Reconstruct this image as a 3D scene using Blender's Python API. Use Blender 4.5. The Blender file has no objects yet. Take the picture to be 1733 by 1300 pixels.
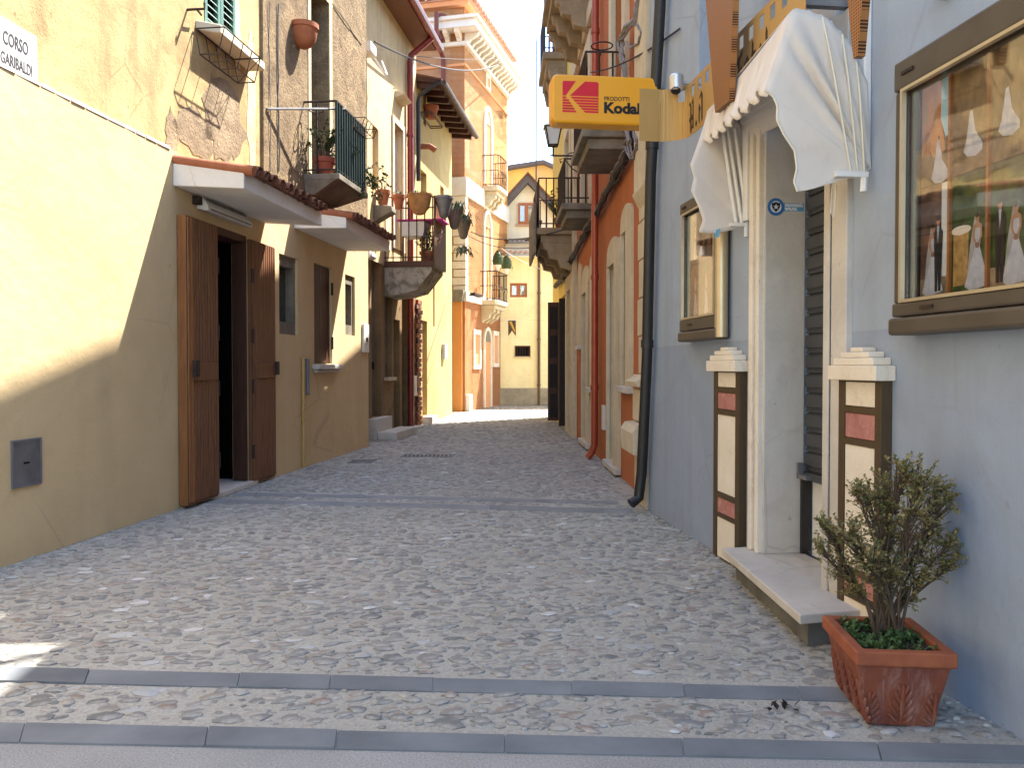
import bpy, bmesh, math, random
from mathutils import Vector, Matrix
random.seed(7)
R = math.radians
sc = bpy.context.scene
COL = sc.collection

# ---------------------------------------------------------------- camera, light, exposure
CX, CY, F, HY, CAMH = 866.5, 650.0, 1400.0, 620.0, 1.2     # photograph's pixel frame (1733 x 1300)
PITCH = math.atan((CY - HY) / F)
cam = bpy.data.cameras.new('camera'); cam.sensor_width = 36.0; cam.lens = F / 1733 * 36.0
cam.clip_start = 0.05; cam.clip_end = 2000
camo = bpy.data.objects.new('camera', cam); COL.objects.link(camo)
camo.location = (0, 0, CAMH); camo.rotation_euler = (math.pi / 2 - PITCH, 0, 0)
sc.camera = camo
SUN_AZ, SUN_EL = R(47.0), R(56.0)                            # azimuth clockwise from +Y
w = bpy.data.worlds.new('World'); sc.world = w; w.use_nodes = True
wn = w.node_tree.nodes
sky = wn.new('ShaderNodeTexSky'); sky.sky_type = 'NISHITA'; sky.sun_disc = False
sky.sun_elevation = SUN_EL; sky.sun_rotation = SUN_AZ; sky.dust_density = 0.8; sky.air_density = 1.1; sky.ozone_density = 1.2
bg = wn['Background']; bg.inputs['Strength'].default_value = 0.15
w.node_tree.links.new(sky.outputs['Color'], bg.inputs['Color'])
sun = bpy.data.lights.new('sun', 'SUN'); sun.energy = 4.4; sun.angle = R(0.6); sun.color = (1.0, 0.955, 0.88)
suno = bpy.data.objects.new('sun', sun); COL.objects.link(suno)
sd = Vector((math.sin(SUN_AZ) * math.cos(SUN_EL), math.cos(SUN_AZ) * math.cos(SUN_EL), math.sin(SUN_EL)))
suno.rotation_euler = sd.to_track_quat('Z', 'Y').to_euler(); suno.location = sd * 60
vs = sc.view_settings; vs.view_transform = 'Standard'; vs.look = 'None'; vs.gamma = 1; vs.use_curve_mapping = False
vs.exposure = 2.32
sc.render.engine = 'CYCLES'
sc.cycles.max_bounces = 10; sc.cycles.diffuse_bounces = 6

# ---------------------------------------------------------------- geometry helpers
def ray(px, py):
    x = (px - CX) / F; y = -(py - CY) / F
    c, s = math.cos(PITCH), math.sin(PITCH)
    return Vector((x, c + s * y, -s + c * y))
def ground_pt(px, py, z=0.0):
    r = ray(px, py); t = (z - CAMH) / r.z
    return Vector((r.x * t, r.y * t, z))
class Frame:
    """x along the wall, y out of it towards the street, z up"""
    def __init__(s, o, ang):
        s.o = Vector((o[0], o[1], 0)); s.ang = ang
        s.u = Vector((math.cos(ang), math.sin(ang), 0)); s.n = Vector((-math.sin(ang), math.cos(ang), 0))
    def world(s, p): return s.o + s.u * p[0] + s.n * p[1] + Vector((0, 0, p[2]))
    def local(s, P):
        d = Vector((P[0], P[1], 0)) - s.o
        return Vector((d.dot(s.u), d.dot(s.n), P[2]))
    def hit(s, px, py, n=0.0):            # on the plane y = n  ->  (x, z)
        r = ray(px, py); C = Vector((0, 0, CAMH))
        t = (n - (C - s.o).dot(s.n)) / r.dot(s.n)
        P = C + r * t; l = s.local(P); return l.x, l.z
    def hitx(s, px, py, x):               # on the plane x = const -> (n, z)
        r = ray(px, py); C = Vector((0, 0, CAMH))
        t = (x - (C - s.o).dot(s.u)) / r.dot(s.u)
        P = C + r * t; l = s.local(P); return l.y, l.z
    def hitz(s, px, py, z):               # on a level plane   -> (x, n)
        l = s.local(ground_pt(px, py, z)); return l.x, l.y
def wall_frame(pa, pb):
    A = ground_pt(*pa); B = ground_pt(*pb); d = B - A
    return Frame(A, math.atan2(d.y, d.x))
W0 = Frame((0, 0), 0.0)
WL = wall_frame((624, 756), (0, 962))             # ochre house, x runs towards the camera
W2 = wall_frame((762.5, 703.6), (659, 734.4))     # cream and yellow houses behind it
W4 = wall_frame((849, 686.0), (787, 697))         # long side of the orange corner palace
WR = wall_frame((1733, 1257), (1195, 925))        # blue-grey shop, x runs away from the camera
WO = wall_frame((1064, 821), (961, 729))          # orange house on the same side
W5 = Frame((0, 25.3), math.pi)                    # facade closing the street
cornr = W4.world(W4.local(ground_pt(787, 697)))
W4F = Frame((cornr.x, cornr.y), W4.ang + math.pi / 2 + math.pi)   # front of the palace, x runs to the left

class MB:
    def __init__(s): s.v = []; s.f = []; s.sm = []
    def add(s, vs_, fs, smooth=False):
        b = len(s.v); s.v += [tuple(v) for v in vs_]
        s.f += [tuple(i + b for i in f) for f in fs]; s.sm += [smooth] * len(fs); return s
    def box(s, x0, x1, y0, y1, z0, z1):
        x0, x1 = min(x0, x1), max(x0, x1); y0, y1 = min(y0, y1), max(y0, y1); z0, z1 = min(z0, z1), max(z0, z1)
        v = [(x0,y0,z0),(x1,y0,z0),(x1,y1,z0),(x0,y1,z0),(x0,y0,z1),(x1,y0,z1),(x1,y1,z1),(x0,y1,z1)]
        return s.add(v, [(0,3,2,1),(4,5,6,7),(0,1,5,4),(1,2,6,5),(2,3,7,6),(3,0,4,7)])
    def hexa(s, v): return s.add(v, [(0,3,2,1),(4,5,6,7),(0,1,5,4),(1,2,6,5),(2,3,7,6),(3,0,4,7)])
    def quad(s, a, b, c, d): return s.add([a, b, c, d], [(0,1,2,3)])
    def prism(s, pts, d0, d1, ax='y', smooth=False):
        """2D outline pts extruded along ax ('y': pts are (x,z); 'x': (y,z); 'z': (x,y))"""
        def P(p, d): return {'y': (p[0], d, p[1]), 'x': (d, p[0], p[1]), 'z': (p[0], p[1], d)}[ax]
        n = len(pts); v = [P(p, d0) for p in pts] + [P(p, d1) for p in pts]
        s.add(v, [tuple(range(n))[::-1], tuple(range(n, 2 * n))])
        b = len(s.v) - 2 * n
        s.f += [(b + i, b + (i + 1) % n, b + n + (i + 1) % n, b + n + i) for i in range(n)]; s.sm += [smooth] * n
        return s
    def ring(s, outer, inner, y0, y1):
        n = len(outer); v = []
        for y in (y0, y1):
            v += [(p[0], y, p[1]) for p in outer] + [(p[0], y, p[1]) for p in inner]
        f = []
        for i in range(n):
            j = (i + 1) % n
            f += [(i, j, n + j, n + i), (2*n + i, 3*n + i, 3*n + j, 2*n + j), (i, 2*n + i, 2*n + j, j), (n + i, n + j, 3*n + j, 3*n + i)]
        return s.add(v, f)
    def tube(s, pts, r, k=8, caps=True, smooth=True):
        pts = [Vector(p) for p in pts]; n = len(pts); v = []
        rs = r if isinstance(r, (list, tuple)) else [r] * n
        up = None
        for i, p in enumerate(pts):
            t = (pts[min(i+1, n-1)] - pts[max(i-1, 0)]); 
            if t.length < 1e-9: t = Vector((0,0,1))
            t.normalize()
            if up is None:
                up = Vector((0,0,1)) if abs(t.z) < .9 else Vector((1,0,0))
            a = up - t * up.dot(t)
            if a.length < 1e-4: a = Vector((1,.3,0)) - t * Vector((1,.3,0)).dot(t)
            a.normalize(); up = a; b = t.cross(a)
            for j in range(k):
                q = 2 * math.pi * j / k
                v.append(p + (a * math.cos(q) + b * math.sin(q)) * rs[i])
        f = []
        for i in range(n - 1):
            for j in range(k):
                f.append((i*k + j, i*k + (j+1) % k, (i+1)*k + (j+1) % k, (i+1)*k + j))
        s.add(v, f, smooth)
        if caps:
            b = len(s.v) - n * k
            s.f += [tuple(b + j for j in range(k))[::-1], tuple(b + (n-1)*k + j for j in range(k))]; s.sm += [False, False]
        return s
    def bar(s, a, b, r): return s.tube([a, b], r, 4, True, False)
    def lathe(s, prof, c, k=16, smooth=True, sx=1, sy=1):
        v = []
        for r, z in prof:
            for j in range(k):
                q = 2 * math.pi * j / k; v.append((c[0] + sx * r * math.cos(q), c[1] + sy * r * math.sin(q), c[2] + z))
        n = len(prof); f = []
        for i in range(n - 1):
            for j in range(k):
                f.append((i*k + j, i*k + (j+1) % k, (i+1)*k + (j+1) % k, (i+1)*k + j))
        s.add(v, f, smooth); b = len(s.v) - n * k
        s.f += [tuple(b + j for j in range(k))[::-1], tuple(b + (n-1)*k + j for j in range(k))]; s.sm += [False, False]
        return s
    def grid(s, P, smooth=True, thick=None):
        """P[i][j] points"""
        a, b = len(P), len(P[0]); v = [tuple(p) for row in P for p in row]
        f = [(i*b + j, i*b + j + 1, (i+1)*b + j + 1, (i+1)*b + j) for i in range(a-1) for j in range(b-1)]
        return s.add(v, f, smooth)
    def leaf(s, p, d, up, L, w):
        d = d.normalized(); sd_ = d.cross(up)
        if sd_.length < 1e-3: sd_ = Vector((1,0,0))
        sd_.normalize(); nn = sd_.cross(d)
        m = p + d * L * .5
        return s.add([p, m + sd_ * w * .5 + nn * w * .12, p + d * L, m - sd_ * w * .5 + nn * w * .12, m - nn * w * .05],
                     [(0,1,4),(1,2,4),(2,3,4),(3,0,4)])

ROOT = {}
def mesh_of(name, mb, base=(0,0,0)):
    me = bpy.data.meshes.new(name)
    me.from_pydata([(v[0]-base[0], v[1]-base[1], v[2]-base[2]) for v in mb.v], [], mb.f)
    me.polygons.foreach_set('use_smooth', mb.sm)
    me.validate()
    bm = bmesh.new(); bm.from_mesh(me); bmesh.ops.recalc_face_normals(bm, faces=bm.faces); bm.to_mesh(me); bm.free()
    if any(mb.sm): me.set_sharp_from_angle(angle=R(42))
    return me
def setprops(o, label=None, cat=None, group=None, kind=None):
    if label: o['label'] = label
    if cat: o['category'] = cat
    if group: o['group'] = group
    if kind: o['kind'] = kind
    return o
def thing(name, label, cat, W, base, group=None):
    o = bpy.data.objects.new(name, None); o.empty_display_size = .1; COL.objects.link(o)
    o.location = W.world(base); o.rotation_euler = (0, 0, W.ang); ROOT[o] = (W, base)
    return setprops(o, label, cat, group)
def bev(o, wd, seg=2):
    m = o.modifiers.new('bevel', 'BEVEL'); m.width = wd; m.segments = seg; m.limit_method = 'ANGLE'; m.angle_limit = R(50)
def part(name, mb, mat, parent, label=None, bevel=0, kind=None):
    p = parent
    while p not in ROOT: p = p.parent
    me = mesh_of(name, mb, ROOT[p][1]); me.materials.append(mat)
    o = bpy.data.objects.new(name, me); COL.objects.link(o); o.parent = parent
    if bevel: bev(o, bevel)
    return setprops(o, label, None, None, kind)
def solo(name, label, cat, mb, mat, W, base, group=None, bevel=0, kind=None):
    me = mesh_of(name, mb, base); me.materials.append(mat)
    o = bpy.data.objects.new(name, me); COL.objects.link(o)
    o.location = W.world(base); o.rotation_euler = (0, 0, W.ang); ROOT[o] = (W, base)
    if bevel: bev(o, bevel)
    return setprops(o, label, cat, group, kind)
def inst(o0, name, parent, loc, rot=(0,0,0), scale=(1,1,1)):
    """another piece sharing o0's mesh; loc in the root's frame, minus its base"""
    o = bpy.data.objects.new(name, o0.data); COL.objects.link(o); o.parent = parent
    o.location = loc; o.rotation_euler = rot; o.scale = scale
    return o
def copy_tree(o, parent=None):
    c = o.copy(); COL.objects.link(c)
    if parent: c.parent = parent
    if o in ROOT: ROOT[c] = ROOT[o]
    for ch in list(o.children): copy_tree(ch, c)
    return c
def wall_panel(x0, x1, z0, z1, holes=(), n=0.0, back=.4, body=6.0):
    """front sheet with real openings, their reveals, and the mass of the house behind"""
    mb = MB(); x0, x1 = min(x0,x1), max(x0,x1)
    H = [(min(h[0],h[1]), max(h[0],h[1]), min(h[2],h[3]), max(h[2],h[3]), h[4]) for h in holes]
    xs = sorted({x0, x1} | {min(max(v, x0), x1) for h in H for v in h[:2]}); zs = sorted({z0, z1} | {min(max(v, z0), z1) for h in H for v in h[2:4]})
    for i in range(len(xs)-1):
        for j in range(len(zs)-1):
            cx, cz = (xs[i]+xs[i+1])/2, (zs[j]+zs[j+1])/2
            if any(h[0] < cx < h[1] and h[2] < cz < h[3] for h in H): continue
            mb.quad((xs[i],n,zs[j]),(xs[i+1],n,zs[j]),(xs[i+1],n,zs[j+1]),(xs[i],n,zs[j+1]))
    for a, b, c, d, dp in H:
        y = n - dp
        mb.quad((a,n,c),(a,y,c),(a,y,d),(a,n,d)); mb.quad((b,n,c),(b,y,c),(b,y,d),(b,n,d))
        mb.quad((a,n,d),(b,n,d),(b,y,d),(a,y,d)); mb.quad((a,n,c),(b,n,c),(b,y,c),(a,y,c))
    y = n - back
    mb.quad((x0,n,z0),(x0,y,z0),(x0,y,z1),(x0,n,z1)); mb.quad((x1,n,z0),(x1,y,z0),(x1,y,z1),(x1,n,z1))
    mb.quad((x0,n,z1),(x1,n,z1),(x1,y,z1),(x0,y,z1))
    if body: mb.box(x0, x1, y - body, y, z0, z1)
    return mb
def arch_pts(xa, xb, z0, zs, rise, k=8):
    """closed outline, straight sides and an arched head; xa<xb"""
    c = (xa + xb) / 2; hw = (xb - xa) / 2
    return [(xa, z0), (xb, z0)] + [(c + hw * math.cos(math.pi * i / k), zs + rise * math.sin(math.pi * i / k)) for i in range(k + 1)]
def text_mb(txt, size, origin, right, up, depth=.004, bold=0.0, xs=1.0, align='LEFT', shear=0.0):
    cu = bpy.data.curves.new('lettering', 'FONT'); cu.body = txt; cu.size = size; cu.extrude = depth; cu.offset = bold
    cu.align_x = align; cu.shear = shear; cu.resolution_u = 3
    o = bpy.data.objects.new('lettering', cu); COL.objects.link(o)
    bpy.context.view_layer.update()
    me = o.to_mesh(); mb = MB(); right = Vector(right); up = Vector(up); nn = right.cross(up); O = Vector(origin)
    mb.add([O + right * (v.co.x * xs) + up * v.co.y + nn * v.co.z for v in me.vertices], [tuple(p.vertices) for p in me.polygons])
    o.to_mesh_clear(); bpy.data.objects.remove(o); bpy.data.curves.remove(cu)
    return mb

# ---------------------------------------------------------------- materials
class NT:
    def __init__(s, name):
        s.m = bpy.data.materials.new(name); s.m.use_nodes = True; s.t = s.m.node_tree
        s.b = s.t.nodes['Principled BSDF']; s.out = s.t.nodes['Material Output']
    def n(s, typ, **kw):
        nd = s.t.nodes.new(typ)
        for k, v in kw.items():
            if hasattr(nd, k) and k not in nd.inputs: setattr(nd, k, v)
            else: nd.inputs[k].default_value = v
        return nd
    def l(s, a, b): s.t.links.new(a, b)
    def coords(s, scale=(1,1,1), rnd=False):
        tc = s.n('ShaderNodeTexCoord'); mp = s.n('ShaderNodeMapping'); mp.inputs['Scale'].default_value = scale
        s.l(tc.outputs['Object'], mp.inputs['Vector'])
        if rnd:
            oi = s.n('ShaderNodeObjectInfo'); mu = s.n('ShaderNodeMath', operation='MULTIPLY'); mu.inputs[1].default_value = 37.0
            s.l(oi.outputs['Random'], mu.inputs[0]); s.l(mu.outputs[0], mp.inputs['Location'])
        return mp.outputs['Vector']
    def noise(s, vec, scale, detail=5, rough=.55, dist=0.0):
        nd = s.n('ShaderNodeTexNoise'); nd.inputs['Scale'].default_value = scale; nd.inputs['Detail'].default_value = detail
        nd.inputs['Roughness'].default_value = rough; nd.inputs['Distortion'].default_value = dist
        s.l(vec, nd.inputs['Vector']); return nd.outputs['Fac']
    def ramp(s, fac, stops):
        r = s.n('ShaderNodeValToRGB'); e = r.color_ramp.elements
        while len(e) < len(stops): e.new(.5)
        for i, (p, c) in enumerate(stops):
            e[i].position = p; e[i].color = (c, c, c, 1) if not isinstance(c, (tuple, list)) else (*c, 1)
        s.l(fac, r.inputs['Fac']); return r.outputs['Color']
    def mix(s, fac, a, b, mode='MIX'):
        m = s.n('ShaderNodeMix', data_type='RGBA', blend_type=mode)
        for v, i in ((fac, 0), (a, 6), (b, 7)):
            if isinstance(v, (int, float)): m.inputs[i].default_value = v
            elif isinstance(v, (tuple, list)): m.inputs[i].default_value = (*v, 1)
            else: s.l(v, m.inputs[i])
        return m.outputs[2]
    def math(s, op, a, b=None):
        m = s.n('ShaderNodeMath', operation=op)
        for v, i in ((a, 0), (b, 1)):
            if v is None: continue
            if isinstance(v, (int, float)): m.inputs[i].default_value = v
            else: s.l(v, m.inputs[i])
        return m.outputs[0]
    def bump(s, h, strength, dist=.01, prev=None):
        b = s.n('ShaderNodeBump'); b.inputs['Strength'].default_value = strength; b.inputs['Distance'].default_value = dist
        s.l(h, b.inputs['Height'])
        if prev is not None: s.l(prev, b.inputs['Normal'])
        s.l(b.outputs['Normal'], s.b.inputs['Normal']); return b.outputs['Normal']
    def col(s, c):
        if isinstance(c, (tuple, list)): s.b.inputs['Base Color'].default_value = (*c, 1)
        else: s.l(c, s.b.inputs['Base Color'])
    def fin(s, rough=.85, metal=0.0, spec=.3):
        s.b.inputs['Roughness'].default_value = rough; s.b.inputs['Metallic'].default_value = metal
        s.b.inputs['Specular IOR Level'].default_value = spec; return s.m
def simple(name, c1, c2=None, scale=8, rough=.7, metal=0, bump=0.0, bs=60, spec=.3, stretch=(1,1,1), dist=.004):
    t = NT(name); v = t.coords(stretch, rnd=True); c2 = c2 or tuple(x * .75 for x in c1)
    t.col(t.ramp(t.noise(v, scale, 5), [(.3, c1), (.72, c2)]))
    if bump: t.bump(t.noise(v, bs, 4), bump, dist)
    return t.fin(rough, metal, spec)
def plaster(name, c1, c2, stain=(.2,.15,.1), amt=.4, scale=.9, bump=.35, bs=45, streak=.35, dado=None, lo=.45, hi=.75, dist=.006, sandy=.5):
    """painted or lime render: cloudy tone, vertical run marks, stains, grain, trowel waviness"""
    t = NT(name); v = t.coords(); vz = t.coords((1.6, 1.6, .18))
    c = t.ramp(t.noise(v, scale, 6, .6, .4), [(.32, c1), (.7, c2)])
    c = t.mix(t.math('MULTIPLY', t.ramp(t.noise(vz, 2.2, 5, .6), [(.48, 0.0), (.75, 1.0)]), streak), c, stain)
    c = t.mix(t.math('MULTIPLY', t.ramp(t.noise(v, scale * 2.7, 8, .68, .6), [(lo, 0.0), (hi, 1.0)]), amt), c, stain)
    g = t.ramp(t.noise(v, bs * 2, 3), [(.3, (.88,)*3), (.7, (1.1,)*3)])
    c = t.mix(sandy, c, g, 'MULTIPLY')
    if dado:
        sx = t.n('ShaderNodeSeparateXYZ'); tc = t.n('ShaderNodeTexCoord'); t.l(tc.outputs['Object'], sx.inputs[0])
        f = t.math('LESS_THAN', t.math('ADD', sx.outputs['Z'], t.math('MULTIPLY', t.noise(v, 6, 2), .012)), dado[0])
        c = t.mix(f, c, t.mix(1.0, c, dado[1], 'MULTIPLY'))
    # hairline cracks and small knocks
    wv_ = t.mix(.10, v, t.n('ShaderNodeTexNoise', Scale=3.0).outputs['Color']); vo_ = t.n('ShaderNodeTexVoronoi', feature='DISTANCE_TO_EDGE'); vo_.inputs['Scale'].default_value = 1.15; t.l(wv_, vo_.inputs['Vector'])
    ck = t.math('MULTIPLY', t.ramp(vo_.outputs['Distance'], [(.0, 1.0), (.011, 0.0)]), t.ramp(t.noise(v, .8, 3), [(.50, 0.0), (.60, 1.0)]))
    c = t.mix(t.math('MULTIPLY', ck, .45), c, stain)
    c = t.mix(t.math('MULTIPLY', t.ramp(t.noise(v, 17, 2, .5), [(.735, 0.0), (.76, 1.0)]), .6), c, stain)
    t.col(c)
    nrm = t.bump(t.noise(v, 2.4, 4, .6), .45, .04)
    t.bump(t.noise(v, bs, 6, .65), bump, dist, nrm)
    return t.fin(.93, 0, .15)

# ---------------------------------------------------------------- palette
ochre = plaster('ochre_render', (.59,.44,.25), (.535,.39,.205), (.34,.25,.15), .22, .7, .22, 40, .18, sandy=.35)
oldp = plaster('old_lime_plaster', (.52,.385,.19), (.40,.285,.13), (.19,.12,.06), .6, .9, .55, 70, .6, lo=.48, hi=.70, dist=.010)
pale_lime = plaster('pale_lime', (.66,.55,.36), (.55,.44,.25), (.30,.22,.13), .5, 1.5, .6, 38, .3)
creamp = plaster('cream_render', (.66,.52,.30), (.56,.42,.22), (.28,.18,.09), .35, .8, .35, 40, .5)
yellowp = plaster('yellow_render', (.52,.39,.175), (.42,.305,.12), (.30,.19,.08), .35, .9, .35, 40, .5)
ochre_shade = plaster('shaded_brown_ochre', (.27,.17,.08), (.20,.125,.06), (.09,.06,.04), .45, 1.2, .35, 40, .4)  # brown ochre, deepened so the colour holds the shade under the balcony
palace_sunlit = plaster('sunwashed_orange_render', (.76,.49,.30), (.70,.42,.24), (.42,.19,.09), .35, .7, .2, 50, .3)  # orange lightened: the sun's wash on the side facade is in the colour
palace_lower = plaster('terracotta_render', (.66,.30,.14), (.60,.26,.115), (.64,.40,.22), .3, .9, .25, 50, .35)
orange_r = plaster('brick_orange_render', (.44,.15,.06), (.38,.125,.05), (.24,.085,.04), .3, .8, .25, 50, .35)
end_y = plaster('lemon_render', (.84,.77,.50), (.80,.72,.44), (.50,.40,.20), .35, .8, .2, 40, .35)
pale_y = plaster('pale_cream_render', (.82,.77,.62), (.78,.72,.55), (.5,.42,.3), .25, .8, .2, 40, .25)
rfar_y = plaster('yellow_ochre_render', (.66,.50,.16), (.58,.43,.12), (.36,.25,.1), .35, .9, .2, 40, .35)
blue = plaster('blue_grey_paint', (.322,.382,.468), (.30,.357,.443), (.22,.235,.27), .38, .6, .2, 60, .4, dado=(1.36,(.86,.87,.90)), sandy=.25)
white_p = plaster('white_paint', (.72,.70,.66), (.66,.63,.58), (.42,.37,.30), .25, 1.2, .15, 40, .2, sandy=.2)
stone_cr = plaster('cream_stone', (.60,.52,.38), (.52,.44,.31), (.30,.24,.16), .4, 2.0, .3, 50, .35)
stone_gr = plaster('weathered_grey_stone', (.25,.22,.17), (.17,.145,.11), (.08,.065,.05), .6, 2.2, .6, 40, .5, dist=.01)
marble = plaster('grey_travertine', (.56,.525,.47), (.47,.44,.395), (.30,.27,.235), .4, 1.4, .12, 60, .3, sandy=.25)
marble_w = plaster('cream_travertine', (.72,.66,.56), (.64,.57,.46), (.42,.34,.26), .45, 3.0, .25, 60, .25, lo=.55)
marble_p = plaster('pink_marble', (.43,.20,.175), (.33,.135,.12), (.58,.40,.35), .45, 9, .1, 60, .1, lo=.52, hi=.66)
stone_br = plaster('brown_stained_stone', (.33,.25,.16), (.24,.175,.105), (.14,.10,.07), .5, 2.2, .5, 40, .5)
dirt_base = plaster('damp_render', (.34,.31,.25), (.20,.18,.15), (.42,.38,.28), .6, 2.2, .5, 30, .3)
terracotta = simple('terracotta', (.40,.14,.062), (.28,.09,.042), 9, .8, 0, .35, 60)
terra_old = simple('weathered_terracotta', (.34,.125,.06), (.22,.075,.038), 7, .85, 0, .6, 45)
tile_m = simple('old_roof_tile', (.22,.09,.05), (.10,.045,.032), 6, .9, 0, .6, 50)
tile_l = simple('pale_roof_tile', (.58,.36,.26), (.44,.24,.17), 6, .9, 0, .4, 50)
wood_o = simple('varnished_wood', (.30,.115,.032), (.17,.06,.018), 14, .5, 0, .3, 60, .4, (3,3,.25))
wood_d = simple('dark_stained_wood', (.085,.032,.017), (.05,.02,.012), 14, .55, 0, .3, 60, .35, (3,3,.25))
wood_b = simple('brown_wood', (.20,.082,.034), (.115,.045,.02), 14, .6, 0, .3, 60, .35, (3,3,.25))
wood_blk = simple('blackened_wood', (.022,.015,.013), (.012,.009,.008), 14, .6, 0, .3, 60, .3)
wood_win = simple('chestnut_window_wood', (.36,.125,.045), (.26,.085,.03), 14, .5, 0, .2, 60, .4, (3,3,.3))
iron = simple('rusty_black_iron', (.022,.02,.02), (.055,.03,.022), 18, .6, .3, .3, 90)
rust = simple('rusted_iron', (.10,.045,.028), (.05,.028,.022), 18, .8, .1, .4, 90)
red_pipe = simple('dark_red_pipe', (.24,.03,.022), (.19,.022,.018), 9, .35, 0, .1, 60, .5)
copper_pipe = simple('copper_red_pipe', (.36,.075,.035), (.29,.05,.026), 7, .35, .2, .1, 60, .5)
black_pipe = simple('black_downpipe_paint', (.012,.011,.011), (.018,.016,.016), 20, .5, 0, .15, 40, .5)
white_m = simple('white_metal', (.74,.73,.70), (.66,.64,.60), 10, .5, 0, .05, 60)
grey_m = simple('zinc_grey', (.22,.22,.23), (.14,.14,.15), 7, .5, .4, .2, 40)
plastic_w = simple('off_white_plastic', (.62,.60,.55), (.55,.52,.47), 10, .5)
cable_m = simple('grey_cable', (.24,.22,.21), (.14,.125,.12), 20, .7)
cable_d = simple('dark_cable', (.05,.035,.032), (.03,.022,.022), 20, .7)
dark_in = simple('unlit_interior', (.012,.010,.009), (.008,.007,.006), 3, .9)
shut_g = simple('green_shutter_paint', (.105,.20,.165), (.075,.15,.125), 10, .6, 0, .1, 60)
shut_gd = simple('dark_green_paint', (.014,.034,.029), (.01,.024,.021), 10, .6)
slate = simple('slate_slab', (.195,.208,.218), (.105,.116,.128), 2.6, .75, 0, .5, 30, .3)
grey_shut = simple('anthracite_shutter', (.075,.078,.085), (.055,.058,.064), 6, .45, .2, .05, 60)
bronze = simple('bronze_frame', (.105,.088,.068), (.08,.066,.05), 6, .45, .3, .04, 80)
bronze_l = simple('pale_bronze_edge', (.55,.46,.30), (.45,.37,.24), 6, .35, .5)
brass = simple('brushed_brass', (.46,.29,.10), (.37,.225,.07), 3, .55, .4, .25, 120, .5, (1,1,.05))
brown_paint = simple('olive_brown_metal', (.082,.055,.028), (.066,.044,.022), 6, .55, .1, .05, 60)
t = NT('awning_canvas'); v = t.coords()
c = t.ramp(t.noise(v, 3, 5), [(.3,(.81,.755,.69)), (.72,(.76,.70,.625))]); c = t.mix(t.math('MULTIPLY', t.ramp(t.noise(v, 6, 7, .7), [(.55,0.0),(.75,1.0)]), .35), c, (.55,.49,.40)); t.col(c)
t.bump(t.noise(v, 300, 3), .15, .002, t.bump(t.noise(v, 16, 5, .6), .35, .012)); canvas = t.fin(.85, 0, .12)
tl_ = t.n('ShaderNodeBsdfTranslucent'); t.l(c, tl_.inputs['Color']); mx = t.n('ShaderNodeMixShader'); mx.inputs[0].default_value = .28
t.l(t.b.outputs[0], mx.inputs[1]); t.l(tl_.outputs[0], mx.inputs[2]); t.l(mx.outputs[0], t.out.inputs['Surface'])
soil = simple('potting_soil', (.035,.024,.017), (.018,.013,.01), 30, .95, 0, .8, 50)
lamp_glass = simple('frosted_lamp_glass', (.62,.64,.62), (.52,.54,.53), 4, .25, 0, 0, 10, .5)
glass_dk = simple('dark_window_glass', (.03,.035,.035), (.055,.06,.055), 3, .08, 0, 0, 10, .6)
glass_sky = simple('pale_window_glass', (.16,.20,.23), (.10,.13,.15), 3, .1, 0, 0, 10, .6)
curtain = simple('net_curtain', (.50,.50,.42), (.26,.28,.22), 26, .6, 0, .2, 30)
def leafmat(name, c1, c2, c3):
    t = NT(name); g = t.n('ShaderNodeNewGeometry'); v = t.coords()
    c = t.ramp(g.outputs['Random Per Island'], [(0, c1), (.55, c2), (1, c3)])
    t.col(c); t.b.inputs['Subsurface Weight'].default_value = 0
    return t.fin(.5, 0, .35)
leaf_box = leafmat('browned_box_leaf', (.11,.12,.04), (.21,.185,.07), (.28,.185,.08))
leaf_g = leafmat('green_leaf', (.030,.065,.018), (.055,.105,.03), (.10,.17,.05))
leaf_d = leafmat('dark_leaf', (.018,.038,.014), (.035,.065,.022), (.07,.09,.03))
leaf_succ = leafmat('succulent_leaf', (.04,.07,.03), (.08,.11,.05), (.13,.13,.07))
bark = simple('twig_bark', (.10,.07,.045), (.06,.04,.028), 20, .9, 0, .5, 60)
# rough rubble wall with the render gone
t = NT('bare_rubble_wall'); v = t.coords()
vo = t.n('ShaderNodeTexVoronoi', feature='F1'); vo.inputs['Scale'].default_value = 9; 
wv = t.mix(.12, v, t.n('ShaderNodeTexNoise').outputs['Color']); t.l(wv, vo.inputs['Vector'])
c = t.ramp(t.noise(v, 3.2, 8, .7, .5), [(.28,(.17,.12,.075)), (.5,(.33,.235,.14)), (.72,(.50,.37,.21))])
c = t.mix(.35, c, t.ramp(t.noise(v, 34, 4, .7), [(.3,(.45,)*3), (.7,(1.25,)*3)]), 'MULTIPLY')
t.col(c); nn_ = t.bump(vo.outputs['Distance'], .35, .03); t.bump(t.noise(v, 22, 9, .75), 1.0, .07, nn_)
rubble = t.fin(.95, 0, .1)
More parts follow.
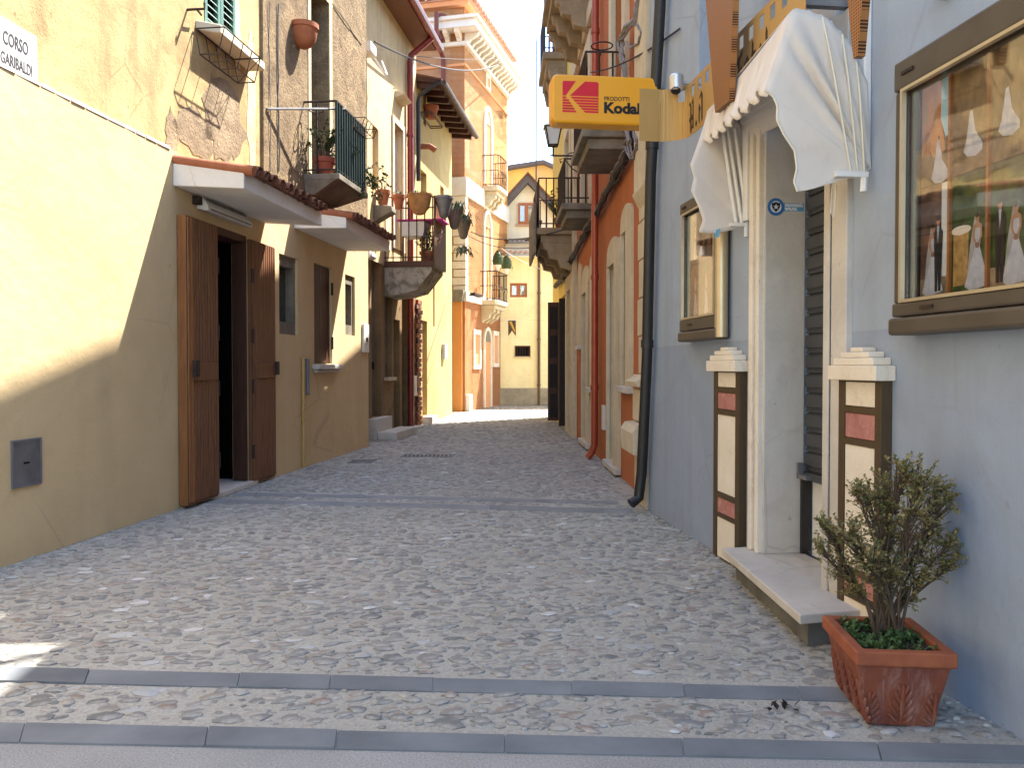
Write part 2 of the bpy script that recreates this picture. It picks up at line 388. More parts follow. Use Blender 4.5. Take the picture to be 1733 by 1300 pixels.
# street mortar, paving, cobbles
t = NT('street_mortar'); v = t.coords()
c = t.ramp(t.noise(v, 1.1, 6, .6), [(.3,(.35,.335,.29)), (.7,(.46,.442,.39))])
c = t.mix(.8, c, t.ramp(t.noise(v, 55, 5, .75), [(.32,(.62,.60,.58)), (.55,(1,1,1)), (.72,(1.18,1.15,1.1))]), 'MULTIPLY')
c = t.mix(t.math('MULTIPLY', t.ramp(t.noise(v, .55, 4), [(.5,0.0),(.75,1.0)]), .5), c, (.25,.235,.22))
t.col(c); t.bump(t.noise(v, 70, 6, .7), .7, .008); mortar = t.fin(.95, 0, .15)
t = NT('exposed_aggregate'); v = t.coords()
vo = t.n('ShaderNodeTexVoronoi', feature='F1'); vo.inputs['Scale'].default_value = 120; t.l(v, vo.inputs['Vector'])
c = t.ramp(t.noise(v, 1.6, 5), [(.3,(.28,.275,.262)), (.7,(.37,.362,.345))])
c = t.mix(.45, c, t.ramp(t.noise(v, 300, 2), [(.3,(.6,.6,.6)), (.7,(1.3,1.28,1.25))]), 'MULTIPLY')
c = t.mix(.6, c, t.ramp(t.noise(v, 130, 4, .7), [(.35,(.55,)*3), (.65,(1.2,)*3)]), 'MULTIPLY')
t.col(c); t.bump(vo.outputs['Distance'], .4, .004); aggregate = t.fin(.95, 0, .15)
t = NT('river_cobble'); v = t.coords(); g = t.n('ShaderNodeNewGeometry'); oi = t.n('ShaderNodeObjectInfo')
f = t.math('FRACT', t.math('ADD', g.outputs['Random Per Island'], t.math('MULTIPLY', oi.outputs['Random'], 7.31)))
c = t.ramp(f, [(0,(.095,.10,.10)), (.2,(.18,.18,.172)), (.38,(.25,.24,.212)), (.52,(.15,.157,.162)), (.66,(.235,.20,.16)), (.78,(.31,.295,.26)), (.90,(.20,.14,.11)), (.955,(.32,.34,.345)), (.993,(.56,.555,.54))])
c = t.mix(.6, c, t.ramp(t.noise(v, 40, 5, .7), [(.3,(.72,)*3), (.7,(1.2,)*3)]), 'MULTIPLY')
c = t.mix(t.math('MULTIPLY', t.ramp(t.noise(v, 14, 5, .7), [(.46,0.0),(.66,1.0)]), .85), c, (.39,.365,.32)); c = t.mix(.16, c, (.40,.38,.335))
t.col(c); t.bump(t.noise(v, 60, 4), .35, .004); cobble_m = t.fin(.75, 0, .3)

# ---------------------------------------------------------------- ground
def solo_struct(name, mb, mat): return solo(name, None, None, mb, mat, W0, (0,0,0), kind='structure')
solo_struct('ground', MB().box(-150, 150, -60, 400, -1.0, -.03), mortar)
P = []
B2N = lambda px: 1254.6 + px * (1289.5 - 1254.6) / 1733
b2a, b2b = ground_pt(0, 1238), ground_pt(1733, 1275)
k2 = (b2b.y - b2a.y) / (b2b.x - b2a.x)
def y2(x): return b2a.y + k2 * (x - b2a.x)
def undul(x, y): return .0020 * math.sin(1.7 * x + .6 * y) + .0016 * math.sin(.9 * y - 1.3 * x + 1) + .0010 * math.sin(5.1 * x + 3.3 * y)
G = []
for i in range(121):
    row = []
    for j in range(41):
        x = -9 + 18 * j / 40; y0 = y2(x); y = y0 + (62 - y0) * (i / 120) ** 1.7
        row.append((x, y, undul(x, y) * min(1, (y - y0) / .6)))
    G.append(row)
street = solo_struct('street', MB().grid(G), mortar)
mb = MB(); mb.add([(-9, -9, 0), (9, -9, 0), (9, y2(9), 0), (-9, y2(-9), 0)], [(0,1,2,3)])
solo_struct('pavement', mb, aggregate)

def lerp(a, b, t_): return a + (b - a) * t_
slate_w = simple('trodden_slate', (.25,.25,.25), (.17,.175,.18), 3, .8, 0, .5, 30, .2)
def band(far, near, joints, top, mt=slate):
    """slate slabs between two image lines; far/near: ((px,py),(px,py))"""
    def on(line, px): 
        (xa, ya), (xb, yb) = line; return ground_pt(px, lerp(ya, yb, (px - xa) / (xb - xa)), top)
    for a, b in zip(joints[:-1], joints[1:]):
        def cx(px, line):      # joints run along the street
            return on(line, px)
        g = .002; f0, f1, n0, n1 = cx(a, far), cx(b, far), cx(a - (a - 866) * -.012, near), cx(b - (b - 866) * -.012, near)
        f0.x += g; f1.x -= g; n0.x += g; n1.x -= g
        zz = random.uniform(-.003, .003)
        v = [(n0.x,n0.y,-.02),(n1.x,n1.y,-.02),(f1.x,f1.y,-.02),(f0.x,f0.y,-.02),(n0.x,n0.y,top+zz),(n1.x,n1.y,top+zz),(f1.x,f1.y,top+zz),(f0.x,f0.y,top+zz)]
        part('paving_slab', MB().hexa(v), mt, street, bevel=.0015)
band(((0,1128.5),(1200,1157.5)), ((0,1152),(1200,1180)), [-520,-330,-60,152,407,561,734,968,1156,1350,1480], .008)
band(((0,1221.6),(1733,1263)), ((0,1254.6),(1733,1289.5)), [-560,-260,43,353,571,855,1154,1484,1790], .008)
band(((442,834),(1061,848)), ((442,839.5),(1061,854)), [398,436,480,520,575,620,668,715,760,812,858,905,955,1000,1046], .005, slate_w)
band(((402,845),(1065,861)), ((402,852),(1065,868.5)), [356,392,440,487,530,585,632,680,731,780,828,874,925,975,1022,1070], .005, slate_w)
def line_y(pa, pb):
    A, B_ = ground_pt(*pa), ground_pt(*pb); k = (B_.y - A.y) / (B_.x - A.x)
    return lambda x: A.y + k * (x - A.x)
skip = [(line_y((0,1152),(1200,1180)), line_y((0,1128.5),(1200,1157.5))), (line_y((0,1254.6),(1733,1289.5)), line_y((0,1221.6),(1733,1263))),
        (line_y((442,839.5),(1061,854)), line_y((442,834),(1061,848))), (line_y((402,852),(1065,868.5)), line_y((402,845),(1065,861)))]
drains = []
for a, b, c_, d in ((587,637,778.5,783.5), (677,770,769.5,773)):
    p0, p1 = ground_pt(a, d, .006), ground_pt(b, c_, .006); drains.append((p0.x, p1.x, p0.y, p1.y))
def stone_mb(rx, ry, h, seed):
    rr = random.Random(seed); k = 9; v = []
    an = sorted((2 * math.pi * (i + rr.uniform(-.42, .42)) / k) for i in range(k))
    j = [rr.uniform(.70, 1.16) for _ in range(k)]
    for s_, z in ((1.0, -.02), (.97, h * .45), (.62, h * .93)):
        for a, q in zip(an, j): v.append((rx * s_ * q * math.cos(a), ry * s_ * q * math.sin(a), z))
    v.append((0, 0, h)); f = []
    for r_ in range(2):
        for i in range(k): f.append((r_*k + i, r_*k + (i+1) % k, (r_+1)*k + (i+1) % k, (r_+1)*k + i))
    f += [(2*k + i, 2*k + (i+1) % k, 3*k) for i in range(k)]
    return v, f
def street_half(y):                     # clear width between the two house lines
    xl = WL.o.x + (y - WL.o.y) / WL.u.y * WL.u.x if y < WL.o.y else W2.o.x + (y - W2.o.y) / W2.u.y * W2.u.x
    if y < 8.3: xr = WR.o.x + (y - WR.o.y) / WR.u.y * WR.u.x
    else: xr = WO.o.x + (y - WO.o.y) / WO.u.y * WO.u.x
    return xl, xr
stones = []
y = 2.2
while y < 27:
    far = y > 9; dy = .066 if y < 6 else (.08 if y < 10 else .13)
    xl, xr = street_half(max(y, 2.7)) if y < 20 else (-1.6, 1.3)
    if y < 3.2: xl -= .6
    x = xl + random.uniform(.0, .1)
    while x < xr:
        big = random.random(); rx = random.uniform(.030, .052) + (.018 if big > .86 else 0); ry = random.uniform(.019, .034) + (.012 if big > .86 else 0)
        if far: rx *= 1.35; ry *= 1.5
        px, py = x + rx, y + random.uniform(-.028, .028)
        ok = py > y2(px) + .09 and random.random() < .90
        for lo_, hi_ in skip:
            if lo_(px) - ry - .01 < py < hi_(px) + ry + .01: ok = False
        for d in drains:
            if d[0]-.06 < px < d[1]+.06 and d[2]-.05 < py < d[3]+.05: ok = False
        if ok: stones.append((px, py, rx, ry, random.uniform(.003, .011), random.uniform(-.6, .6)))
        x += 2 * rx + random.uniform(.004, .034)
    y += dy
def on_view(s_): return abs(s_[0] / s_[1]) < .63
vis = sorted([s_ for s_ in stones if on_view(s_)], key=lambda s_: -s_[2] * s_[3] / s_[1] ** 3)
near300 = set(id(s_) for s_ in vis[:300])
protos = []
for i in range(14):
    m_ = MB(); m_.add(*stone_mb(.045, .028, .010, i), True); me = mesh_of('cobblestone', m_); me.materials.append(cobble_m); protos.append(me)
rest = MB()
for i, s_ in enumerate(stones):
    px, py, rx, ry, h, a = s_; z0 = undul(px, py)
    if id(s_) in near300:
        o = bpy.data.objects.new('cobblestone', protos[i % 14]); COL.objects.link(o); o.parent = street
        o.location = (px, py, z0); o.rotation_euler = (random.uniform(-.06,.06), random.uniform(-.06,.06), a); o.scale = (rx/.045, ry/.028, h/.010)
    else:
        v_, f_ = stone_mb(rx, ry, h, i % 97); ca, sa = math.cos(a), math.sin(a)
        rest.add([(px + q[0]*ca - q[1]*sa, py + q[0]*sa + q[1]*ca, z0 + q[2]) for q in v_], f_, True)
for i in range(9000):
    q = random.random() ** 1.5; py = 2.4 + 9.5 * q; xl, xr = street_half(max(py, 2.7)); px = random.uniform(xl - (.6 if py < 3.2 else 0), xr)
    if py < y2(px) + .06 or any(lo_(px) - .02 < py < hi_(px) + .02 for lo_, hi_ in skip): continue
    s_ = random.uniform(.006, .017) * (1 + .5 * q); v_, f_ = stone_mb(s_ * random.uniform(1, 1.7), s_, random.uniform(.002, .006), i % 61)
    z0 = undul(px, py); rest.add([(px + a_[0], py + a_[1], z0 + a_[2]) for a_ in v_], f_, True)
part('cobblestones', rest, cobble_m, street, kind='stuff')
grit = MB()
for i in range(1500):
    py = random.uniform(2.7, 19); xl, xr = street_half(py); side_ = random.random() < .5
    px = (xl + random.expovariate(14)) if side_ else (xr - random.expovariate(14)); s_ = random.uniform(.004, .011); v_, f_ = stone_mb(s_ * 1.4, s_, s_ * random.uniform(.4, .9), i % 40)
    if xl < px < xr: grit.add([(px + a_[0], py + a_[1], .002 + max(a_[2], -.002)) for a_ in v_], f_, True)
solo('grit', 'crumbs of plaster and grit gathered along the foot of the walls', 'grit', grit, mortar, W0, (0, 0, 0), kind='stuff')
for i, d in enumerate(drains):
    t_ = thing('drain_grate', ['small iron drain grate sunk in the cobbles beside the ochre house', 'long iron drain grate across the cobbles past the ochre house'][i], 'drain', W0, (d[0], d[2], 0))
    m_ = MB(); m_.box(d[0], d[1], d[2], d[2]+.02, -.01, .010); m_.box(d[0], d[1], d[3]-.02, d[3], -.01, .010); part('frame', m_, grey_m, t_)
    m_ = MB(); k = 9 + 4 * i
    for j in range(k):
        xx = lerp(d[0], d[1], (j + .5) / k); m_.box(xx - .012, xx + .012, d[2]+.02, d[3]-.02, -.01, .006)
    part('grate_bars', m_, grey_m, t_)
    part('pit', MB().box(d[0]+.01, d[1]-.01, d[2]+.01, d[3]-.01, -.018, .0012), dark_in, t_)

# ---------------------------------------------------------------- ochre house (left, nearest)
def tile_mesh(r=.078, L=.74, taper=.85, th=.014, k=8):
    """barrel tile, runs along +y from 0 to L, arch upwards"""
    m_ = MB(); n = k + 1; v = []
    for y_, s_ in ((0, taper), (L, 1.0)):
        for rr in (r * s_, (r - th) * s_):
            for i in range(n):
                a = math.pi * i / k; v.append((rr * math.cos(a), y_, rr * math.sin(a) * .9))
    f = []
    for i in range(k):
        f += [(i, i+1, 2*n+i+1, 2*n+i), (n+i, 3*n+i, 3*n+i+1, n+i+1), (i, n+i, n+i+1, i+1), (2*n+i, 2*n+i+1, 3*n+i+1, 3*n+i)]
    f += [(0, 2*n, 3*n, n), (k, n+k, 3*n+k, 2*n+k)]
    m_.add(v, f, True); return m_
_tm = {}
def tiles_row(parent, W, base, x0, x1, n, ya, za, yb, zb, mat, r=.078, name='roof_tile', under=True):
    """a row of barrel tiles side by side; each runs down from (ya,za) to (yb,zb)"""
    L = math.hypot(yb - ya, zb - za); key = (round(L, 3), r, mat.name)
    if key not in _tm:
        me = mesh_of(name, tile_mesh(r, L)); me.materials.append(mat); _tm[key] = me
    sl = math.atan2(zb - za, yb - ya)
    for i in range(n):
        x = lerp(x0, x1, (i + .5) / n)
        for kk in ((0, 1) if under else (0,)):
            o = bpy.data.objects.new(name, _tm[key]); COL.objects.link(o); o.parent = parent
            off = (x1 - x0) / n * .5 * kk
            o.location = (x + off - base[0], ya - base[1] + random.uniform(-.012, .012), za - base[2] + (.0 if kk == 0 else .028) + random.uniform(-.004, .004))
            o.rotation_euler = (-sl if kk else sl, math.pi if kk else 0, random.uniform(-.03, .03))
NEAR = 16.0
house = thing('ochre_house', 'old house with smooth ochre lower wall, peeling plaster above and two tiled canopies', 'house', WL, (0,0,0))
zc = 2.985
dx0, dx1, dz0, dz1 = 4.877, 4.124, .055, 2.49
w1 = (3.318, 2.785, 1.555, 2.435); sh = (2.257, 1.60, 1.235, 2.465); w2 = (1.069, .64, 1.63, 2.455)
lw = wall_panel(0, NEAR, 0, zc, [(dx0,dx1,-.01,dz1,.16), (*w1,.14), (*sh,.10), (*w2,.14)], 0, .4, 0)
lw.box(0, NEAR, -6.5, -2.0, 0, zc); lw.box(0, .3, -2.0, -.4, 0, zc); lw.box(6.5, NEAR, -2.0, -.4, 0, zc); lw.box(0.3, 3.2, -2.0, -.4, 0, zc)
part('lower_wall', lw, ochre, house)
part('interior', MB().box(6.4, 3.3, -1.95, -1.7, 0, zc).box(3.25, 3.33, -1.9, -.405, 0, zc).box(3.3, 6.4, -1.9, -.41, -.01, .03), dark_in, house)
# upper wall: plastered stretch and rubble stretch
xr_ = WL.hit(441, 150, -.09)[0]; xe = WL.hit(617, 150, -.09)[0]
uw = (WL.hit(345, 30, -.09)[0], WL.hit(399, 60, -.09)[0]); uz = 4.30
UT = 8.2
part('upper_wall', wall_panel(xr_, NEAR, zc - .03, UT, [(uw[0], uw[1], uz, uz + 1.5, .12)], -.09, .4, 6), oldp, house)
bo = (WL.hit(526, 200, -.06)[0], WL.hit(557, 200, -.06)[0])
zb_ = 3.56
part('rubble_wall', wall_panel(xe, xr_ - .002, zc - .03, UT + .1, [(bo[0], bo[1], zb_, zb_ + 2.35, .32)], -.06, .4, 6), rubble, house)
m_ = MB().box(bo[1] - .10, bo[1], -.06, -.048, zb_, 6.6).box(bo[0], bo[0] + .09, -.06, -.05, zb_, 6.6).box(bo[1] - .14, bo[0] + .1, -.06, -.052, 5.912, 6.2)
part('door_surround', m_, pale_lime, house)
part('balcony_door', MB().box(bo[0]-.01, bo[1]+.01, -.376, -.33, zb_, zb_ + 2.34), shut_gd, house)
# irregular pale patches of surviving lime on the upper wall, each a thin skin proud of it
rp = random.Random(3)
def patch(W, cx, cz, rx, rz, y, name, mat, parent, th=.006, k=22):
    pts = [(cx + rx * (1 + rp.uniform(-.28, .28)) * math.cos(2*math.pi*i/k), cz + rz * (1 + rp.uniform(-.28, .28)) * math.sin(2*math.pi*i/k)) for i in range(k)]
    return part(name, MB().prism(pts, y, y + th), mat, parent)
for px, py, rx, rz in ((425,170,.10,.75), (402,60,.06,.4)):
    x, z = WL.hit(px, py, -.09); patch(WL, x, z, rx, rz, -.09, 'lime_patch', pale_lime, house, .004)
stain_m = plaster('bare_damp_patch', (.36,.27,.17), (.20,.14,.085), (.08,.055,.035), .6, 3, .9, 34, .4, dist=.015)
for px, py, rx, rz in ((378,205,.42,.40), (290,225,.10,.20), (330,225,.35,.18)):
    x, z = WL.hit(px, py, -.09); patch(WL, x, max(z, zc + rz * .9), rx, rz, -.09, 'bare_patch', stain_m, house, .005)
m_ = MB(); x = 5.55
while x < NEAR:
    L = random.uniform(.12, .26); m_.hexa([(x,-.09,zc-.005),(x+L-.012,-.09,zc-.005),(x+L-.012,.002+random.uniform(0,.008),zc-.005),(x,.002+random.uniform(0,.008),zc-.005),
        (x,-.09,zc+.03+random.uniform(0,.012)),(x+L-.012,-.09,zc+.03+random.uniform(0,.012)),(x+L-.012,.0,zc+random.uniform(.010,.024)),(x,.0,zc+random.uniform(.010,.024))]); x += L
part('wall_cap', m_, marble, house, kind='stuff')
# canopies with barrel tiles
for (xa, xb, ol, n_) in ((5.505, 3.675, [(0,2.694),(0,2.902),(.615,2.795),(.615,2.655)], 11), (2.885, .98, [(0,2.775),(0,3.0),(.615,2.90),(.615,2.765)], 12)):
    cnp = part('canopy', MB().prism(ol, xa, xb, 'x'), white_p, house, bevel=.008)
    tiles_row(cnp, WL, (0,0,0), xb + .01, xa - .08, n_, -.03, ol[1][1] + .025, .69, ol[2][1] + .012, tile_m, .068)
    tl = MB().tube([(xa - .03, -.03, ol[1][1] + .012), (xa - .03, .69, ol[2][1] + .004)], .045, 10); part('edge_tile', tl, terra_old, cnp)
# double door folded back against the wall
for (xa, xb, nm, wd, lay) in ((5.46, 4.925, 'near', wood_o, .10), (4.118, 3.56, 'far', wood_b, .06)):
    lf = part('door_leaf', MB().box(xa, xb, .004, lay - .014, .03, 2.462), wd, house, bevel=.004); part('groove_shade', MB().box(xa - .003, xb + .004, lay - .0139, lay - .0121, .04, 2.455), wood_blk, lf)  # black sheet behind the slats paints the shade in their grooves
    k = 11
    for i in range(k):
        a, b = lerp(xa, xb, (i + .12) / k), lerp(xa, xb, (i + .88) / k)
        part('slat', MB().box(a, b, lay - .012, lay - random.uniform(-.003, .001), .05, 2.45), wood_o if (nm == 'near' and i < 2) else wood_b, lf, bevel=.004)
    zz = 1.16
    part('lock_board', MB().box(lerp(xa, xb, .10), lerp(xa, xb, .92), lay + .003, lay + .018, zz - .08, zz + .07), wood_b, lf, bevel=.003)
    lk = MB().box(lerp(xa, xb, .86 if nm == 'far' else .06), lerp(xa, xb, .99 if nm == 'far' else .2), lay + .018, lay + .045, zz - .05, zz + .09)
    part('lock_case', lk, iron, lf, bevel=.003)
    m_ = MB()
    for z in (.35, 1.0, 1.5, 2.1): m_.tube([(xb if nm == 'near' else xa, lay - .004, z - .07), (xb if nm == 'near' else xa, lay - .004, z + .07)], .014, 8)
    part('hinge', m_, iron, lf)
nj = WL.hitx(396, 600, dx1)[0]
fr = MB().box(dx1, dx1 + .035, max(-.22, nj), -.002, .06, dz1).box(dx0, dx0 - .03, -.16, -.002, .06, dz1).box(dx0 - .031, dx1 + .036, -.2, -.004, dz1 - .07, dz1)
part('door_frame', fr, wood_d, house)
part('threshold', MB().prism([(5.02,-.4),(4.0,-.4),(4.0,.055),(4.95,.075)], 0, .055, 'z'), marble, house, bevel=.01)
# windows of the lower wall
for ww in (w1, w2):
    a, b, z0, z1 = ww
    m_ = MB().ring([(a,z0),(b,z0),(b,z1),(a,z1)], [(a-.07,z0+.14),(b+.07,z0+.14),(b+.07,z1-.12),(a-.07,z1-.12)], -.138, -.03)
    wf = part('window', m_, stone_gr, house); part('pane', MB().box(a - .06, b + .06, -.139, -.118, z0 + .13, z1 - .11), glass_dk, wf)
a, b, z0, z1 = sh
s_o = part('shutter', MB().box(a, b, -.098, -.05, z0, z1), wood_d, house)
for i in range(9):
    part('slat', MB().box(lerp(a, b, (i+.07)/9), lerp(a, b, (i+.93)/9), -.05, -.034, z0 + .01, z1 - .01), wood_d, s_o, bevel=.003)
m_ = MB()
for z in (1.5, 2.2): m_.tube([(b + .01, .004, z - .08), (b + .01, .004, z + .08)], .016, 8)
part('hinge', m_, iron, s_o)
part('window_sill', MB().box(a + .10, b - .16, .0005, .10, z0 - .075, z0 - .012).box(a + .06, b - .12, .0005, .07, z0 - .11, z0 - .076), marble, house, bevel=.015)
# pipes on the wall
x = WL.hit(513, 700, .02)[0]
m_ = MB().tube([(x, .022, .01), (x, .022, 1.30)], .017, 8)
for z in (.05, .55, .68, 1.1): m_.tube([(x, .022, z), (x, .022, z + .03)], .025, 8)
part('gas_pipe', m_, simple('ochre_pipe_paint', (.50,.32,.10), (.42,.26,.08), 8, .6), house)
x = WL.hit(521, 650, .02)[0]; part('conduit', MB().box(x - .03, x + .03, .0, .035, .86, 1.29), grey_m, house, bevel=.008)
# plaque, meter hatch, door phone, strip light
x1 = WL.hit(61, 100, -.07)[0]; zt = WL.hit(61, 62, -.07)[1]; zb2 = zc + .035
pq = thing('street_sign', 'white marble street name plaque reading CORSO GARIBALDI', 'sign', WL, (x1 + .35, -.09, zb2))
part('slab', MB().box(x1, x1 + .72, -.089, -.06, zb2, zt), simple('plaque_marble', (.52,.51,.49), (.46,.45,.43), 4, .5), pq, bevel=.003)
dk = simple('engraved_paint', (.03,.028,.027), (.05,.045,.045), 30, .8)
for s_, (px, py), hgt in (('CORSO', (5, 71), .080), ('GARIBALDI', (1, 103), .070)):
    xx, z_ = WL.hit(px, py, -.058); 
    xend = WL.hit(48 if s_ == 'CORSO' else 54.5, 100, -.058)[0]
    wd0 = text_mb(s_, hgt / .70, (0,0,0), (1,0,0), (0,0,1)); W_ = max(q[0] for q in wd0.v)
    part('lettering', text_mb(s_, hgt / .70, (xx, -.059, z_), (-1,0,0), (0,0,1), .001, .0008, (xx - xend) / W_), dk, pq)
xa, zz = WL.hit(20, 749.5); xb, z0 = WL.hit(66.5, 815.5)
mh = thing('meter_hatch', 'scuffed grey metal hatch low in the ochre wall', 'hatch', WL, (xa, 0, z0))
part('plate', MB().box(xa, xb, .001, .008, z0, zz), simple('scuffed_zinc', (.10,.095,.10), (.20,.20,.20), 5, .5, .4, .2, 40), mh)
part('rim', MB().ring([(xa+.012,z0-.012),(xb-.012,z0-.012),(xb-.012,zz+.012),(xa+.012,zz+.012)], [(xa,z0),(xb,z0),(xb,zz),(xa,zz)], .0, .012), grey_m, mh)
part('slot', MB().box((xa+xb)/2+.03, (xa+xb)/2-.02, .008, .011, (z0+zz)/2-.006, (z0+zz)/2+.006), dark_in, mh)
xa, zz = WL.hit(612, 548); xb, z0 = WL.hit(621, 597)
dp = thing('door_phone', 'narrow pale door intercom panel on the ochre wall beside the steps', 'intercom', WL, (xa, 0, z0))
part('panel', MB().box(xa, xb, 0, .035, z0, zz), plastic_w, dp, bevel=.006); part('button', MB().box((xa+xb)/2-.03, (xa+xb)/2+.02, .035, .05, z0 + .16, z0 + .22), iron, dp)
xa, xb = WL.hit(345, 345, .07)[0], WL.hit(421, 375, .07)[0]; zl = 2.575
sl = thing('strip_light', 'long white fluorescent strip light under the first tiled canopy', 'lamp', WL, (xa, 0, zl))
part('housing', MB().prism([(0,zl),(.11,zl-.02),(.11,zl+.03),(.04,zl+.12),(0,zl+.12)], xa, xb, 'x'), plastic_w, sl, bevel=.008)
part('lens', MB().hexa([(xa-.05,.112,zl-.005),(xb+.05,.112,zl-.005),(xb+.05,.118,zl-.005),(xa-.05,.118,zl-.005),(xa-.05,.05,zl+.10),(xb+.05,.05,zl+.10),(xb+.05,.06,zl+.105),(xa-.05,.06,zl+.105)]), simple('grimy_lens', (.10,.085,.06), (.2,.18,.14), 20, .3), sl)
part('mount', MB().box(xa + .01, xa + .07, 0, .06, zl + .03, zl + .10), iron, sl)
# upper window: green louvred shutters, stone sill
x0, x1 = uw
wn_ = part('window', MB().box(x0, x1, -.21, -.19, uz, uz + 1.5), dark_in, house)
xm = (x0 + x1) / 2
for a, b in ((x0 - .01, xm + .006), (xm - .006, x1 + .01)):
    lf = part('louvre_shutter', MB().ring([(a,uz),(b,uz),(b,uz+1.48),(a,uz+1.48)], [(a-.05,uz+.08),(b+.05,uz+.08),(b+.05,uz+1.4),(a-.05,uz+1.4)], -.13, -.085), shut_g, house)
    k = 20
    for i in range(k):
        z = uz + .09 + 1.29 * i / k
        part('slat', MB().hexa([(a-.05,-.085,z),(b+.05,-.085,z),(b+.05,-.09,z+.01),(a-.05,-.09,z+.01),(a-.05,-.128,z+.045),(b+.05,-.128,z+.045),(b+.05,-.13,z+.055),(a-.05,-.13,z+.055)]), shut_g, lf)
part('window_sill', MB().prism([(x0+.16,-.09),(x1-.28,-.09),(x1-.28,.09),(x0+.04,.09)], uz - .09, uz - .005, 'z'), stone_cr, house, bevel=.012)
m_ = MB().tube([(x0 + .30, -.09, uz + .02), (x0 + .30, .07, uz + .02), (x0 + .30, .07, uz + .07)], .012, 6).tube([(x0 + .3, .0, uz+.02), (x0 + .18, -.02, uz + .02)], .01, 6)
part('shutter_catch', m_, iron, house)
# wire flower basket under that sill
bx0, bz1 = WL.hit(362, 82, .10); bx1 = WL.hit(424, 105, .10)[0]
bk = thing('wire_flower_basket', 'empty black wire flower basket hung under the green shuttered window', 'flower holder', WL, ((bx0+bx1)/2, .0, uz - .4))
m_ = MB(); zt_, zb3 = uz - .10, uz - .33
for z, y0_, y1_ in ((zt_, -.07, .20), (zb3, -.03, .14)):
    m_.tube([(bx0, y0_, z), (bx1, y0_, z), (bx1, y1_, z), (bx0, y1_, z), (bx0, y0_, z)], .007, 5)
part('hoop', m_, iron, bk)
m_ = MB()
for i in range(5):
    x = lerp(bx0, bx1, i / 4); part('wire', MB().tube([(x, .20, zt_), (x, .14, zb3), (x, -.03, zb3), (x, -.07, zt_)], .005, 5), iron, bk)
part('wire', MB().bar((bx1,.20,zt_), (bx1,-.03,zb3), .004), iron, bk)
# terracotta wall pot
x, z = WL.hit(521, 60, .07)
wp = thing('wall_pot', 'half round terracotta pot fixed high on the rubble wall', 'pot', WL, (x, -.06, z - .13))
m_ = MB(); pr_ = [(.05,-.14),(.10,-.11),(.145,-.03),(.16,.07),(.175,.075),(.175,.13),(.155,.13),(.14,.05)]
m_.lathe(pr_, (x, .02, z), 18); part('bowl', m_, terracotta, wp)
part('hook', MB().tube([(x, -.06, z + .02), (x, -.02, z + .02)], .012, 6), iron, wp)

# ---------------------------------------------------------------- balcony of the ochre house
bx = WL.hit(522, 290)[0]; bn = .34; bxf = WL.hit(618, 322, bn)[0]; bz = 3.50
sl_ = MB().prism([(bx,-.06),(bxf,-.06),(bxf,bn+.04),(bx,bn+.04)], bz - .07, bz, 'z')
sl_.hexa([(bx-.05,-.06,bz-.24),(bxf+.3,-.06,bz-.24),(bxf+.3,.05,bz-.24),(bx-.05,.05,bz-.24),(bx,-.06,bz-.0701),(bxf+.02,-.06,bz-.0701),(bxf+.02,bn,bz-.0701),(bx,bn,bz-.0701)])
bal = part('balcony', sl_, stone_gr, house, bevel=.008)
rt = WL.hitx(525, 142, bx)[1]
rt = bz + .86
hr = MB().tube([(bx-.02,-.06,rt),(bx-.02,bn,rt),(bxf+.02,bn,rt),(bxf+.02,-.06,rt)], .014, 6)
hr.tube([(bx-.02,-.06,bz+.05),(bx-.02,bn,bz+.05),(bxf+.02,bn,bz+.05),(bxf+.02,-.06,bz+.05)], .010, 6)
part('handrail', hr, iron, bal)
nb = 13
for i in range(nb):
    x = lerp(bx - .02, bxf + .02, i / (nb - 1)); part('baluster', MB().box(x - .010, x + .010, bn - .013, bn + .013, bz, rt), shut_gd, bal)
for x in (bx - .02, bxf + .02): part('baluster', MB().box(x - .009, x + .009, .09, .108, bz, rt), iron, bal)
m_ = MB(); c_ = (bx - .02, .10, rt - .11); m_.tube([(c_[0] + .02 + .085*math.cos(q*math.pi/8), c_[1] + .085*math.sin(q*math.pi/8), c_[2]) for q in range(17)], .008, 5)
part('pot_ring', m_, iron, bal)
m_ = MB(); xx, zz = WL.hitx(452, 184, bx + .05); 
ra = WL.hit(452, 184, -.05); rb = WL.hit(585, 184, bn+.02); m_.tube([(ra[0], -.05, ra[1]), (rb[0], bn+.02, rb[1])], .013, 6)
part('laundry_rod', m_, grey_m, bal)
m_ = MB(); xa, xb = bxf + .55, bxf + .02
for z, y0_, y1_ in ((rt - .02, bn, bn + .17), (rt - .14, bn + .02, bn + .12)): m_.tube([(xa,y0_,z),(xb,y0_,z),(xb,y1_,z),(xa,y1_,z),(xa,y0_,z)], .006, 5)
for i in range(5):
    x = lerp(xa, xb, i/4); m_.tube([(x,bn,rt-.02),(x,bn+.02,rt-.14),(x,bn+.12,rt-.14),(x,bn+.17,rt-.02)], .005, 4)
part('flower_holder', m_, iron, bal)
def pot(name, label, W, x, y, z, r, h, mat, group=None, cat='pot', sy=1.0):
    o = thing(name, label, cat, W, (x, y, z), group)
    pr_ = [(r*.62,0),(r*.9,h*.72),(r*1.02,h*.73),(r*1.06,h*.98),(r*.98,h),(r*.88,h*.97),(r*.84,h*.86)]
    part('body', MB().lathe(pr_, (x,y,z), 18, True, 1, sy), mat, o); part('soil', MB().lathe([(r*.86,h*.84),(r*.84,h*.88)], (x,y,z), 14, True, 1, sy), soil, o)
    return o
